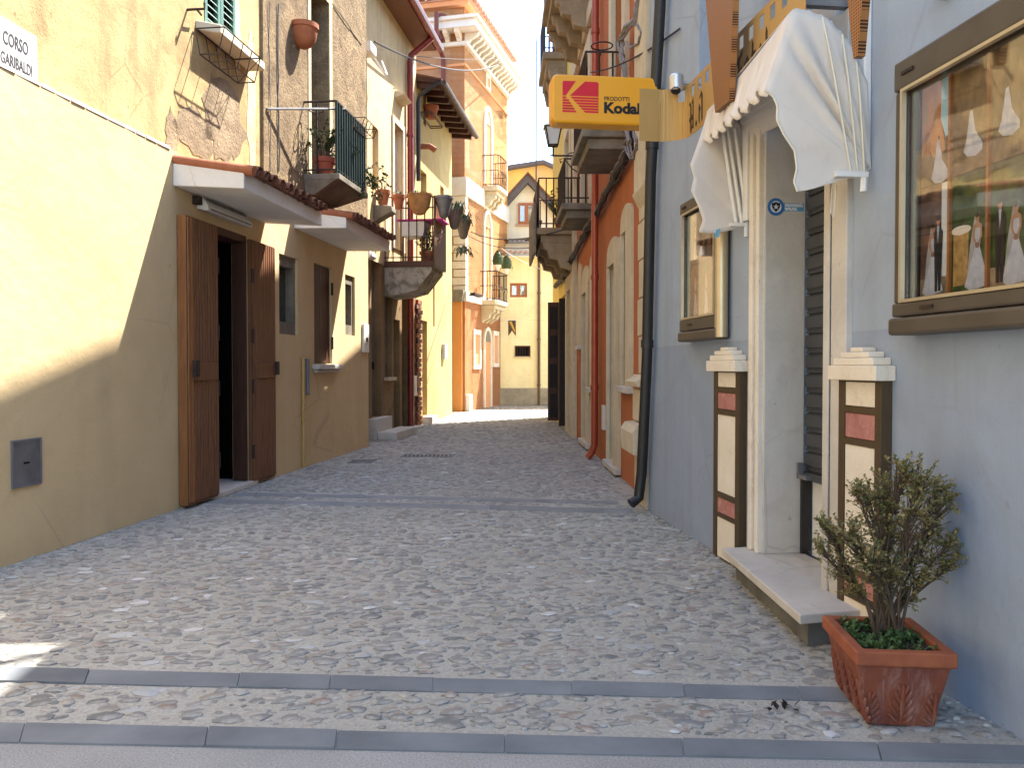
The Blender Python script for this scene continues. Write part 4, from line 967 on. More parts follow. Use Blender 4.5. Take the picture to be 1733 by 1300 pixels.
zb1 = W4.hit(820, 510)[1]; zb2_ = W4.hit(822, 319)[1]
xn1 = W4.hit(812, 510)[0]; xn2 = W4.hit(816, 320)[0]; nB = W4.hitx(842, 511, xn1)[0]; nB2 = W4.hitx(845, 322, xn2)[0]
xf1 = W4.hit(862, 522, nB)[0]; xf2 = W4.hit(861, 332, nB2)[0]
pal_balcony(xn1, max(xf1, XE+.1), nB, zb1, .80, iron, .13); pal_balcony(xn2, max(xf2, XE+.1), nB2, zb2_, .86, rust, .15)
for i, (x, lab) in enumerate(((xn1-.16, 'dark cone shaped topiary in a pot on the near corner of the lower curved balcony'), (max(xf1,XE+.1)+.2, 'dark cone shaped topiary in a pot on the far corner of the lower curved balcony'))):
    o = thing('cone_topiary', lab, 'plant', W4, (x, nB*.93, zb1+.8), 'cone topiaries on the balcony rail')
    z = zb1 + .815
    part('pot', MB().lathe([(.03,0),(.05,.06),(.10,.16),(.11,.17),(.09,.165)], (x, nB*.93, z), 10), white_p, o)
    part('body', MB().lathe([(.12,.165),(.155,.24),(.145,.36),(.10,.46),(.05,.53),(.01,.56)], (x, nB*.93, z), 12), leaf_d, o)
    lf = MB(); rr = random.Random(i)
    for j in range(420):
        a = rr.uniform(0, 6.28); zz = rr.uniform(.16, .56); r_ = .16 * (1 - max(0, (zz - .24) / .34) ** 1.6) + .005
        lf.leaf(Vector((x + r_*math.cos(a), nB*.93 + r_*math.sin(a), z + zz)), Vector((math.cos(a), math.sin(a), .7)), Vector((0,0,1)), .035, .025)
    part('foliage', lf, leaf_d, o, kind='stuff')

# ---------------------------------------------------------------- buildings closing the street
endh = thing('lemon_house', 'lemon yellow facade closing the street, with brown windows and grey stone base', 'house', W5, (0, 0, 0))
ez = W5.hit(890, 437)[1]; bz_ = W5.hit(890, 657)[1]
wa = hb(W5, 863, 479, 892, 503); wb = hb(W5, 873, 587, 896, 602)
part('wall', wall_panel(-6, 1.6, 0, ez, [(*wa,.10), (*wb,.12)], 0, .4, 5), end_y, endh)
part('stone_base', MB().box(-6, 1.6, .001, .06, 0, bz_), dirt_base, endh, bevel=.02)
def brown_window(par, q, W, y=-.05):
    a, b, z0, z1 = q; m = (a + b) / 2
    s_ = part('window', MB().box(a, b, y - .06, y - .03, z0, z1), curtain, par)
    for u0, u1 in ((a, m), (m, b)): part('frame', MB().ring([(u0,z0),(u1,z0),(u1,z1),(u0,z1)], [(u0+.06,z0+.07),(u1-.06,z0+.07),(u1-.06,z1-.07),(u0+.06,z1-.07)], y - .03, y + .02), wood_win, s_)
    part('pane', MB().box(a + .05, b - .05, y - .029, y - .022, z0 + .05, z1 - .05), GLASS, s_)
    return s_
t = NT('clear_pane'); tr1 = t.n('ShaderNodeBsdfTransparent'); gl = t.n('ShaderNodeBsdfGlossy'); gl.inputs['Roughness'].default_value = .03
fr_ = t.n('ShaderNodeLayerWeight'); fr_.inputs['Blend'].default_value = .5; mx = t.n('ShaderNodeMixShader')
t.l(t.math('ADD', t.math('MULTIPLY', t.math('POWER', fr_.outputs['Facing'], 4.0), .8), .13), mx.inputs[0]); t.l(tr1.outputs[0], mx.inputs[1]); t.l(gl.outputs[0], mx.inputs[2]); t.l(mx.outputs[0], t.out.inputs['Surface']); GLASS = t.m
brown_window(endh, wa, W5)
a, b, z0, z1 = wb
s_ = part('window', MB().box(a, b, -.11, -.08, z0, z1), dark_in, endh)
part('frame', MB().ring([(a-.03,z0-.03),(b+.03,z0-.03),(b+.03,z1+.03),(a-.03,z1+.03)], [(a,z0),(b,z0),(b,z1),(a,z1)], -.03, .03), wood_d, s_)
for i in range(5): part('bar', MB().bar((lerp(a,b,(i+.5)/5), 0, z0), (lerp(a,b,(i+.5)/5), 0, z1), .012), iron, s_)
part('window_sill', MB().box(a-.06, b+.06, .001, .06, z0-.07, z0-.031), stone_cr, endh)
part('soffit', MB().prism([(-.02,ez-.001),(.36,ez+.0),(.36,ez+.03),(-.02,ez+.03)], -6, 1.6, 'x'), pale_y, endh)
tm2 = mesh_of('roof_tile', tile_mesh(.075, .62)); tm2.materials.append(tile_m)
for i in range(26):
    o = bpy.data.objects.new('roof_tile', tm2); COL.objects.link(o); o.parent = endh; o.location = (1.35 - i * .165, -.16, ez + .20); o.rotation_euler = (-.22, 0, 0)
ph = W5.hit(912, 600)[0]
m_ = MB().tube([(ph, .06, .02), (ph, .06, ez - .02)], .042, 8)
for z in (.6, 2.0, 3.4): m_.tube([(ph,.06,z),(ph,.06,z+.06)], .055, 8)
part('downpipe', m_, simple('brown_downpipe', (.13,.085,.055), (.10,.06,.04), 6, .6), endh)
g_h = thing('gabled_house', 'pale cream gabled house with grey barge boards rising behind the tiled ledge', 'house', Frame((0, 26.4), math.pi), (0, 0, 0))
W6 = ROOT[g_h][0]
gpk = W6.hit(893, 312); gl_ = W6.hit(848, 362); gr_ = W6.hit(940, 352)
slope = (gpk[1] - gl_[1]) / abs(gpk[0] - gl_[0]); xp, zp = gpk
HW = 1.75; zev = zp - HW * slope
ow = hb(W6, 877, 344, 905, 379)
# lower white band with its own tiles, then the gable wall
zt1 = W5.hit(890, 410)[1]; 
part('wall', wall_panel(xp - HW, xp + HW, 0, zev, [], 0, .4, 4), pale_y, g_h)
part('gable', MB().prism([(xp-HW, zev), (xp+HW, zev), (xp, zp)], -.4, 0), pale_y, g_h)
for s_ in (-1, 1):
    a_ = (xp + s_*(HW+.25), zev - .25*slope); nx_, nz_ = 0, .20
    part('barge_board', MB().prism([(xp, zp), (xp, zp+.26), (a_[0], a_[1]+.26), a_], .001, .30), simple('grey_barge_board', (.11,.095,.095), (.08,.07,.07), 8, .7), g_h)
    part('roof', MB().prism([(xp, zp+.261), (xp, zp+.33), (a_[0], a_[1]+.33), (a_[0], a_[1]+.261)], -4, .36), tile_m, g_h)
brown_window(g_h, ow, W6, .07); part('window_sill', MB().box(ow[0]-.08, ow[1]+.08, .001, .06, ow[2]-.07, ow[2]-.002), tile_l, g_h)
zA = W6.hit(890, 412, .5)[1]; zB = W6.hit(890, 434, .5)[1]
part('ledge', MB().box(xp - HW, xp + HW, .001, .5, ez + .1, zA).box(xp - HW, xp + HW, .5, .56, ez + .28, ez + .36), white_p, g_h)
for i in range(26):
    o = bpy.data.objects.new('roof_tile', tm2); COL.objects.link(o); o.parent = g_h; o.location = (xp + HW - .08 - i * .14, .10, zA + .16); o.rotation_euler = (-.22, 0, 0)
oh = thing('ochre_tower_house', 'weathered ochre house with a low dark roof behind the gabled house', 'house', Frame((0, 33.0), math.pi), (0, 0, 0))
W7 = ROOT[oh][0]; q0 = W7.hit(852, 290); q1_ = W7.hit(919, 279); q2_ = W7.hit(960, 296)
part('wall', MB().prism([(q0[0]+.6, 0), (q0[0]+.6, q0[1]-.1), q1_, q2_, (q2_[0]-2, q2_[1]-.9), (q2_[0]-2, 0)], -5, 0), plaster('flaking_ochre', (.62,.43,.10), (.50,.28,.08), (.40,.30,.18), .6, .5, .4, 20, .3, lo=.46, hi=.6), oh)
part('roof', MB().prism([(q0[0]+1, q0[1]-.15), (q0[0]+1, q0[1]+.0), (q1_[0], q1_[1]+.14), (q2_[0]-2, q2_[1]-.76), (q2_[0]-2, q2_[1]-.9), (q1_[0], q1_[1]+.001)], -5.2, .3), simple('dark_roof_edge', (.10,.08,.08), (.07,.06,.06), 8, .8), oh)
# banner on its rod
bq = hb(W5, 859, 541, 884, 568, .55); xr0, zr = W5.hit(845, 542, .5)
bn_ = thing('swallowtail_banner', 'brown swallow tailed banner with a gold diagonal hanging by the lemon facade', 'banner', W5, (bq[0], .5, bq[2]))
xa, xb = W5.hit(873, 545, .5)[0], W5.hit(860, 545, .5)[0]; z1 = zr - .01; z0 = W5.hit(866, 569, .5)[1]; m = (xa+xb)/2
part('cloth', MB().prism([(xa,z1),(xb,z1),(xb,z0),(m,z0+.16),(xa,z0)], .495, .505), simple('brown_cloth', (.09,.055,.035), (.065,.04,.028), 10, .9), bn_)
part('stripe', MB().prism([(xb-.03,z1-.04),(xb-.10,z1-.02),(xa+.02,z1-.30),(xa+.04,z1-.36)], .505, .508), simple('gold_cloth', (.55,.32,.07), (.42,.24,.05), 10, .8), bn_)
part('rod', MB().bar((xb + .22, .5, zr), (xa - .2, .5, zr), .010).bar((xb + .2, 0, zr), (xb + .2, .5, zr), .01), white_m, bn_)

# ---------------------------------------------------------------- blue-grey photo shop (right, nearest)
shop = thing('photo_shop', 'blue grey painted shop with marble doorway and half raised dark roller shutter', 'shop', WR, (0, 0, 0))
SE = 4.25; ST = 6.35
xfj = WR.hit(1295, 700)[0]; xnj = WR.hit(1400, 700, .042)[0]
rv = WR.hitx(1360, 600, xfj)[0]                       # depth of the door reveal
zdt = 2.62; zst = .16
uwn = hb(WR, 1184, 0, 1250, 118); uwn = (uwn[0], uwn[1], uwn[2], uwn[2] + 1.6)
part('wall', wall_panel(-9, SE, 0, ST, [(xnj, xfj, -.01, zdt, .4), (*uwn, .22)], 0, .4, 0).box(-9, SE, -6, -1.3, 0, ST).box(-9, .4, -1.3, -.4, 0, ST).box(3.2, SE, -1.3, -.4, 0, ST), blue, shop)
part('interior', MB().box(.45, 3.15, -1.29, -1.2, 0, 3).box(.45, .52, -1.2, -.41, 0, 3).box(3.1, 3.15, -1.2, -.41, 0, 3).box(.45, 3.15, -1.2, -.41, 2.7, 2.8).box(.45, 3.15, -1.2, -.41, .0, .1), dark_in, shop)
wf = part('window', MB().box(uwn[0]-.01, uwn[1]+.01, -.3, -.2, uwn[2], uwn[3]), glass_sky, shop)
part('frame', MB().ring([(uwn[0],uwn[2]),(uwn[1],uwn[2]),(uwn[1],uwn[3]),(uwn[0],uwn[3])], [(uwn[0]+.07,uwn[2]+.07),(uwn[1]-.07,uwn[2]+.07),(uwn[1]-.07,uwn[3]-.07),(uwn[0]+.07,uwn[3]-.07)], -.2, -.15), white_m, wf)
# marble doorway
xfo = WR.hit(1269.5, 700, .03)[0]; xno = WR.hit(1430, 700, .03)[0]
ds = part('door_surround', MB().box(xfj+.003, xfj + .004, .0, .001, zst, zst+.01), marble_w, shop)
for a_, b_, nn2 in ((0, .26, .045), (.30, .62, .028), (.66, 1.0, .045)):
    part('fillet', MB().box(lerp(xfj, xfo, a_), lerp(xfj, xfo, b_), -.001, nn2, zst, zdt + .16), marble_w, ds, bevel=.006)
part('fillet', MB().box(xfj + .001, xfo - .001, -.002, .018, zst, zdt + .1), marble_w, ds)
part('reveal_slab', MB().box(xfj - .012, xfj + .02, rv, .012, zst, zdt), marble, shop, bevel=.004)
part('jamb', MB().box(xnj, xno, -.30, .03, zst - .12, zdt + .16).box(xnj - .001, xnj + .05, .03, .042, zst - .12, zdt + .16), marble, shop, bevel=.006)
part('lintel', MB().box(xnj, xfj, rv, .02, zdt, zdt + .3), marble, shop, bevel=.006)
shz = WR.hitx(1372, 822, xfj - .2)[1]
shz = 0.62
rs = part('roller_shutter', MB().box(xnj + .01, xfj - .02, rv - .03, rv - .022, shz, zdt), grey_shut, shop)
z = shz
while z < zdt - .05:
    part('shutter_slat', MB().prism([(rv-.022,z+.003),(rv-.006,z+.006),(rv-.004,z+.014),(rv-.012,z+.020),(rv-.010,z+.028),(rv+.000,z+.034),(rv+.001,z+.095),(rv-.008,z+.103),(rv-.022,z+.1045)], xnj + .012, xfj - .022, 'x'), grey_shut, rs); z += .108
part('bottom_bar', MB().box(xnj + .012, xfj - .015, rv - .03, rv + .02, shz - .045, shz - .002), grey_shut, rs, bevel=.004)
part('pull_lug', MB().box(xfj - .16, xfj - .05, rv + .02, rv + .06, shz - .035, shz - .012).box(xfj - .07, xfj - .05, rv + .03, rv + .06, shz - .034, shz + .05), grey_m, rs)
part('shutter_guide', MB().box(xfj - .036, xfj - .013, rv - .03, rv + .02, zst, shz - .046), black_pipe, shop)
part('door', MB().box(xnj + .05, xfj - .037, rv - .10, rv - .04, .15, shz + .2), white_m, shop)
part('door_stile', MB().box(xfj - .32, xfj - .27, rv - .04, rv - .01, .15, shz + .1), simple('dark_door_edge', (.06,.05,.05), None, 8, .5), shop)
pA = WR.hitz(1222, 928, zst); pB = WR.hitz(1352, 1040, zst); pC = WR.hitz(1420, 1014, zst)
part('doorstep', MB().prism([(pB[0]-.01,pB[1]),(pB[0]+.03,.001),(xnj,.001),(xnj,rv),(xfj,rv),(xfj,.001),(pA[0]+.02,.001),pA], zst - .042, zst, 'z'), marble, shop, bevel=.006)
part('step_base', MB().prism([(pB[0]+.06,pB[1]-.07),(pB[0]+.10,.002),(pA[0]-.03,.002),(pA[0]-.06,pA[1]-.06)], -.01, zst - .043, 'z'), simple('step_concrete', (.17,.165,.155), (.09,.088,.083), 5, .9, 0, .5, 30), shop)
# alarm sticker on the reveal
xs_ = xfj - .0125
c_ = WR.hitx(1313, 350, xs_); c2 = WR.hitx(1328, 350, xs_); c3 = WR.hitx(1360, 351, xs_); rr_ = abs(WR.hitx(1326.5, 350, xs_)[0] - c_[0])
st_ = thing('alarm_sticker', 'round blue alarm sticker with shield and lettered tab on marble door reveal', 'sticker', WR, (xs_, c_[0], c_[1]))
lblue = simple('sticker_blue', (.03,.13,.36), (.035,.15,.40), 4, .4); lsky = simple('sticker_pale_blue', (.10,.36,.62), None, 4, .4); lwh = simple('sticker_white', (.70,.73,.75), None, 4, .4); lbk = simple('sticker_black', (.02,.02,.03), None, 4, .4)
def disc(cx, cz, r, x0, x1, k=24, sc_=1): return MB().prism([(cx + r*math.cos(2*math.pi*i/k), cz + r*sc_*math.sin(2*math.pi*i/k)) for i in range(k)], x0, x1, 'x')
part('tab', MB().box(xs_-.0012, xs_, c_[0]-rr_*.8, c3[0], c_[1]-rr_*.48, c_[1]+rr_*.48), lsky, st_)
part('disc', disc(c_[0], c_[1], rr_*1.05, xs_-.0016, xs_), lblue, st_); part('ring', disc(c_[0], c_[1], rr_*.70, xs_-.0022, xs_-.0017), lwh, st_)
sh_pts = [(-.55,.45),(-.25,.5),(0,.6),(.25,.5),(.55,.45),(.5,0),(.3,-.35),(0,-.62),(-.3,-.35),(-.5,0)]
part('shield', MB().prism([(c_[0]+p[0]*rr_, c_[1]+p[1]*rr_) for p in sh_pts], xs_-.0028, xs_-.0023, 'x'), lbk, st_)
star = [((.36 if i % 2 == 0 else .16)*math.sin(math.pi*i/5), (.36 if i % 2 == 0 else .16)*math.cos(math.pi*i/5)) for i in range(10)]
part('star', MB().prism([(c_[0]+p[0]*rr_, c_[1]+p[1]*rr_) for p in star], xs_-.0034, xs_-.0029, 'x'), lwh, st_)
for s_, dz in (('PROPRIETÀ', .08), ('VIGILATA', -.36)):
    wtx = max(q[0] for q in text_mb(s_, 1, (0,0,0), (1,0,0), (0,0,1)).v); L = abs(c3[0] - c2[0]) * (.92 if dz > 0 else .62)
    part('lettering', text_mb(s_, rr_*.40, (xs_-.0016, c2[0] - .002, c_[1]+dz*rr_), (0,-1,0), (0,0,1), .0004, .002, L/(wtx*rr_*.40)), lwh, st_)
# ---- decorative pillars
def pillar(q_front, side_px, cap_px, rows, lab):
    (fa, fb), = q_front,
    n_ = .05; x1 = WR.hit(fa, 800, n_)[0]; x0 = WR.hit(fb, 800, n_)[0]; pxm = (fa + fb) / 2; xm = (x0 + x1) / 2
    zz = lambda py: WR.hit(pxm, py, n_)[1]
    ztop = zz(cap_px[1])
    t_ = thing('decorative_pillar', lab, 'pillar', WR, (xm, 0, 0), 'decorative pillars beside the shop door')
    fw = .14 * (x1 - x0)
    part('backing', MB().box(x0 + .002, x1 - .002, .001, n_ - .012, .012, ztop), brown_paint, t_)
    part('stile', MB().box(x0, x0 + fw, .002, n_, .01, ztop), brown_paint, t_, bevel=.002); part('stile', MB().box(x1 - fw, x1, .002, n_, .01, ztop), brown_paint, t_, bevel=.002)
    prev = ztop
    for (ya, yb, mt) in rows:
        a, b = zz(ya), max(zz(yb), .012)
        if prev - a > .005: part('rail', MB().box(x0 + fw, x1 - fw, .003, n_ - .001, a, prev), brown_paint, t_)
        part('stone_panel', MB().box(x0 + fw + .002, x1 - fw - .002, .004, n_ - .006, b + .002, a - .002), mt, t_, bevel=.003); prev = b
    zc_ = zz(cap_px[0]); h = zc_ - ztop; wd = x1 - x0
    for (e, n3_, a, b) in ((.07, .09, 0, .45), (-.03, .082, .45, .68), (-.17, .075, .68, .86), (-.36, .065, .86, 1.0)):
        part('cap_stone', MB().box(x0 - wd*e, x1 + wd*e, .001, n3_, ztop + h*a + .001, ztop + h*b), marble_w, t_, bevel=.004)
    return t_
pillar((1207, 1250), None, (588, 629), [(630,656,marble_w),(665,694,marble_p),(703,838,marble_w),(847,874,marble_p),(881,953,marble_w)], 'stone panelled pillar with stepped cap between the small display case and the shop door')
pillar((1418, 1490), None, (588, 644), [(646,689,marble_w),(700,744,marble_p),(755,968,marble_w),(978,1010,marble_p),(1021,1052,marble_w)], 'stone panelled pillar with stepped cap rising behind the potted shrub')
# ---- display cases with wedding photographs
wallpic = simple('print_stone_wall', (.27,.175,.075), (.055,.04,.025), 22, .35, 0, 0, 10, .3, (1,1,.5)); gardenpic = simple('print_garden', (.07,.13,.03), (.008,.014,.01), 26, .35)
streetpic = simple('print_orange_house', (.58,.27,.11), (.38,.15,.06), 12, .35); skypic = simple('print_sky', (.33,.58,.72), (.45,.68,.80), 2, .35); groundpic = simple('print_sand', (.40,.30,.18), (.18,.13,.08), 25, .35)
dresspic = simple('print_white_dress', (.56,.58,.64), (.34,.38,.46), 30, .35); suitpic = simple('print_dark_suit', (.02,.02,.022), None, 9, .35); skinpic = simple('print_skin', (.48,.25,.15), None, 9, .35); veilpic = simple('print_veil', (.42,.42,.42), (.30,.30,.31), 20, .35); foldpic = simple('print_dress_fold', (.48,.52,.62), (.40,.44,.54), 14, .35); bouqpic = simple('print_bouquet', (.10,.16,.05), (.42,.12,.14), 90, .4); hairpic = simple('print_hair', (.05,.025,.015), None, 9, .35)
purple = simple('print_dark_wall', (.20,.11,.07), (.035,.025,.025), 20, .35); archpic = simple('print_sandstone', (.50,.32,.12), (.24,.14,.05), 40, .35); stripm = simple('case_divider_wood', (.38,.16,.05), (.28,.11,.035), 9, .4)
def dress_pts(cx, cz, h, w_, lean=0): return [(cx-w_*.08,cz+h),(cx+w_*.08,cz+h),(cx+w_*.11,cz+h*.78),(cx+w_*.09,cz+h*.66),(cx+w_*.30,cz+h*.35),(cx+w_*.5+lean,cz+h*.05),(cx+w_*.3+lean,cz-h*.02),(cx-w_*.1+lean,cz),(cx-w_*.46+lean,cz+h*.04),(cx-w_*.26,cz+h*.38),(cx-w_*.09,cz+h*.66),(cx-w_*.12,cz+h*.78)]
def suit_pts(cx, cz, h): w_ = h*.26; return [(cx-w_*.25,cz),(cx-w_*.05,cz),(cx,cz+h*.4),(cx+w_*.06,cz),(cx+w_*.28,cz),(cx+w_*.34,cz+h*.55),(cx+w_*.42,cz+h*.9),(cx+w_*.15,cz+h),(cx-w_*.15,cz+h),(cx-w_*.42,cz+h*.9),(cx-w_*.34,cz+h*.55)]
def ell(cx, cz, rx, rz, k=14): return [(cx + rx*math.cos(2*math.pi*i/k), cz + rz*math.sin(2*math.pi*i/k)) for i in range(k)]
def fig(par, y, kind, cx, cz, h, w_=None, lean=0):
    hd = h * .058; sx = h * .055
    if kind == 'gown':
        wd = (w_ or h*.4) * .8; part('printed_gown', MB().prism([(cx-wd*.05,cz+h),(cx+wd*.06,cz+h*.98),(cx+wd*.12,cz+h*.7),(cx+wd*.34+lean,cz+h*.36),(cx+wd*.46+lean,cz+h*.16),(cx+wd*.28+lean,cz+h*.02),(cx-wd*.05+lean,cz-h*.02),(cx-wd*.34+lean,cz+h*.06),(cx-wd*.40+lean*.6,cz+h*.22),(cx-wd*.18,cz+h*.52),(cx-wd*.12,cz+h*.75)], y, y+.0006), dresspic, par)
        part('printed_fold', MB().prism([(cx,cz+h*.8),(cx+wd*.04,cz+h*.8),(cx+wd*.16+lean,cz+h*.08),(cx+wd*.06+lean,cz+h*.06)], y+.0006, y+.0008), foldpic, par); part('printed_hair', MB().prism(ell(cx-wd*.02, cz+h*1.05, hd*.5, hd*.6, 9), y, y+.0005), hairpic, par); return
    if kind == 'bride':
        wd = w_ or h*.42
        part('printed_veil', MB().prism([(cx-hd*.6,cz+h*.97),(cx+hd*.9,cz+h*.96),(cx+wd*.30,cz+h*.55),(cx+wd*.42+lean,cz+h*.10),(cx+wd*.1,cz+h*.3)], y, y+.0002), veilpic, par)
        part('printed_dress', MB().prism(dress_pts(cx, cz, h*.80, wd, lean), y+.0003, y+.0006), dresspic, par)
        for q in (-1, 1): part('printed_fold', MB().prism([(cx+q*wd*.03,cz+h*.5),(cx+q*wd*.06,cz+h*.5),(cx+q*wd*.24+lean*.8,cz+h*.03),(cx+q*wd*.17+lean*.8,cz+h*.02)], y+.0006, y+.0008), foldpic, par)
        part('printed_arms', MB().prism([(cx-sx*1.5,cz+h*.80),(cx-sx*.5,cz+h*.84),(cx+sx*.5,cz+h*.84),(cx+sx*1.5,cz+h*.80),(cx+sx*1.7,cz+h*.66),(cx+sx*.4,cz+h*.54),(cx+sx*.3,cz+h*.58),(cx+sx*1.1,cz+h*.68),(cx+sx*.8,cz+h*.77),(cx-sx*.8,cz+h*.77),(cx-sx*1.0,cz+h*.68),(cx-sx*.2,cz+h*.57),(cx-sx*.3,cz+h*.53),(cx-sx*1.6,cz+h*.66)], y+.0007, y+.0009), skinpic, par)
        part('printed_bouquet', MB().prism(ell(cx, cz+h*.55, sx*.8, sx*.7, 9), y+.0010, y+.0012), bouqpic, par)
    else:
        part('printed_suit', MB().prism(suit_pts(cx, cz, h*.84), y, y+.0006), suitpic, par); part('printed_shirt', MB().prism([(cx-sx*.45,cz+h*.84),(cx+sx*.45,cz+h*.84),(cx+sx*.05,cz+h*.62)], y+.0007, y+.0009), dresspic, par)
    part('printed_head', MB().prism(ell(cx, cz+h*.84+hd, hd*.66, hd), y+.0010, y+.0013), skinpic, par); part('printed_hair', MB().prism(ell(cx + hd*.12, cz+h*.85+hd*1.55, hd*.74, hd*.62), y+.0014, y+.0017), hairpic, par)
def case(lab, x0, x1, z0, z1, n_, rail_b, rail_t, stl, base):
    t_ = thing('display_case', lab, 'display case', WR, base)
    part('back', MB().box(x0+.02, x1-.02, .001, .02, z0+.02, z1-.02), suitpic, t_)
    ix0, ix1, iz0, iz1 = x0+stl, x1-stl, z0+rail_b, z1-rail_t
    fr_ = part('frame', MB().box(x0, x1, .002, n_, iz1, z1).box(x0, x1, .002, n_, z0+.07, iz0).box(x0, ix0, .002, n_*.92, iz0+.0005, iz1-.0005).box(ix1, x1, .002, n_*.92, iz0+.0005, iz1-.0005), bronze, t_, bevel=.008)
    part('sill', MB().box(x0-.008, x1+.008, .001, n_+.012, z0, z0+.066), bronze, t_, bevel=.012)
    m_ = .012
    part('liner', MB().ring([(ix0,iz0),(ix1,iz0),(ix1,iz1),(ix0,iz1)], [(ix0+.004,iz0+.004),(ix1-.004,iz0+.004),(ix1-.004,iz1-.004),(ix0+.004,iz1-.004)], .021, n_-.0155), bronze, t_)
    part('bezel', MB().ring([(ix0,iz0),(ix1,iz0),(ix1,iz1),(ix0,iz1)], [(ix0+m_,iz0+m_),(ix1-m_,iz0+m_),(ix1-m_,iz1-m_),(ix0+m_,iz1-m_)], n_-.015, n_+.004), bronze_l, t_)
    part('pane', MB().box(ix0+m_*.5, ix1-m_*.5, n_-.03, n_-.026, iz0+m_*.5, iz1-m_*.5), GLASS, t_)
    xx = x1 - .14
    for (za, xa) in ((z1 - rail_t*.5, x1-.09), (z0+.07+(rail_b-.07)*.5, x1-.22)):
        part('lock', MB().box(xa-.04, xa+.03, n_, n_+.008, za-.006, za+.006), iron, t_)
    return t_, ix0, ix1, iz0, iz1
n_ = .10
bx = hb(WR, 1507, 109, 1600, 566, n_); zt0 = WR.hit(1513, 109, n_)[1]; zb0 = WR.hit(1506, 568, n_ + .01)[1]; zib = WR.hit(1520, 513, n_)[1]; zit = WR.hit(1531, 147.5, n_)[1]
x1c = WR.hit(1508, 560, n_)[0]; x0c = -.62
t_, ix0, ix1, iz0, iz1 = case('large bronze framed wall display case of wedding photographs above the potted shrub', x0c, x1c, zb0, zt0, n_, zib - zb0, zt0 - zit, .05, (x0c, 0, zb0))
zr = WR.hit(1560, 318, .03)[1]
colx = [ix1 - .012, WR.hit(1607, 300, .03)[0], WR.hit(1672, 300, .03)[0], WR.hit(1745, 300, .03)[0], -.1, -.35, ix0 + .012]
colx = sorted(set(colx), reverse=True)
for i, (a, b) in enumerate(zip(colx[:-1], colx[1:])):
    part('divider', MB().box(b - .006, b + .006, .021, .034, iz0, iz1), stripm, t_)
    wdt = a - b; y = .0222
    p1 = part('photo_print', MB().box(b + .007, a - .001, .0205, .0222, zr + .004, iz1), [wallpic, wallpic, wallpic, gardenpic, wallpic, streetpic][i], t_)
    p2 = part('photo_print', MB().box(b + .007, a - .001, .0205, .0222, iz0, zr - .004), [purple, gardenpic, gardenpic, wallpic, gardenpic, purple][i], t_)
    hz = iz1 - zr; hz2 = zr - iz0; cm = (a + b) / 2
    if i == 0:
        part('printed_sky', MB().prism([(b+.008,zr+hz*.45),(b+.008,iz1-.001),(b+wdt*.33,iz1-.001),(b+wdt*.36,zr+hz*.62),(b+wdt*.2,zr+hz*.42)], y, y+.0005), skypic, p1)
        part('printed_house', MB().prism([(b+wdt*.20,zr+hz*.30),(b+wdt*.36,zr+hz*.63),(b+wdt*.34,iz1-.002),(a-.003,iz1-.002),(a-.003,zr+hz*.3),(a-wdt*.25,zr+hz*.4),(a-wdt*.4,zr+hz*.26)], y, y+.0004), streetpic, p1)
        for xx in (.55, .82): part('printed_window', MB().box(b+wdt*xx-.004, b+wdt*xx+.008, y+.0004, y+.0008, zr+hz*.62, zr+hz*.84), groundpic, p1)
        part('printed_arch', MB().prism(arch_pts(a-wdt*.3, a-wdt*.12, zr+hz*.3, zr+hz*.5, .015), y+.0004, y+.0008), wood_win, p1)
    if i in (0, 1, 2, 3, 4): fig(p1, y + .001, 'gown', cm + wdt*[-.08,-.02,.1,.0,.05][i], zr + hz*[.0,.14,.2,.1,.12][i], hz*.42, hz*.40, -wdt*.08)
    part('printed_ground', MB().box(b + .007, a - .001, y, y + .0005, iz0 + .001, iz0 + hz2*.2), groundpic if i != 1 else gardenpic, p2)
    if i == 1:
        part('printed_arch', MB().box(cm+wdt*.02, a-wdt*.08, y+.0006, y+.0009, iz0+hz2*.1, iz0+hz2*.56), archpic, p2); part('printed_bowl', MB().prism(ell(cm+wdt*.22, iz0+hz2*.55, wdt*.27, .016), y+.0009, y+.0012), marble_w, p2)
    if i == 0: part('printed_wall', MB().box(b+.008, b+wdt*.3, y, y+.0005, iz0+.002, zr-.006), lwh, p2)
    fig(p2, y + .0015, 'bride', cm + wdt*[.05,-.22,-.15,.1,-.1,.1][i], iz0 + hz2*.06, hz2*.62, hz2*.30)
    if i != 1: fig(p2, y + .003, 'groom', cm + wdt*[-.12,.2,.22,-.2,.2,-.2][i], iz0 + hz2*.08, hz2*.66)
sx0, sx1 = WR.hit(1207, 450, .09)[0], WR.hit(1150, 450, .09)[0]; szt = WR.hit(1152, 346, .09)[1]; szb = WR.hit(1150, 579, .09)[1]
t_, ix0, ix1, iz0, iz1 = case('small narrow bronze display case with photographs half hidden behind the awning', sx0 - .05, sx1, szb, szt, .09, .15, .075, .04, (sx0, 0, szb))
part('edge_profile', MB().tube([(sx0-.05, .055, szb+.01), (sx0-.05, .055, szt)], .04, 10), bronze_l, t_)
k = 3
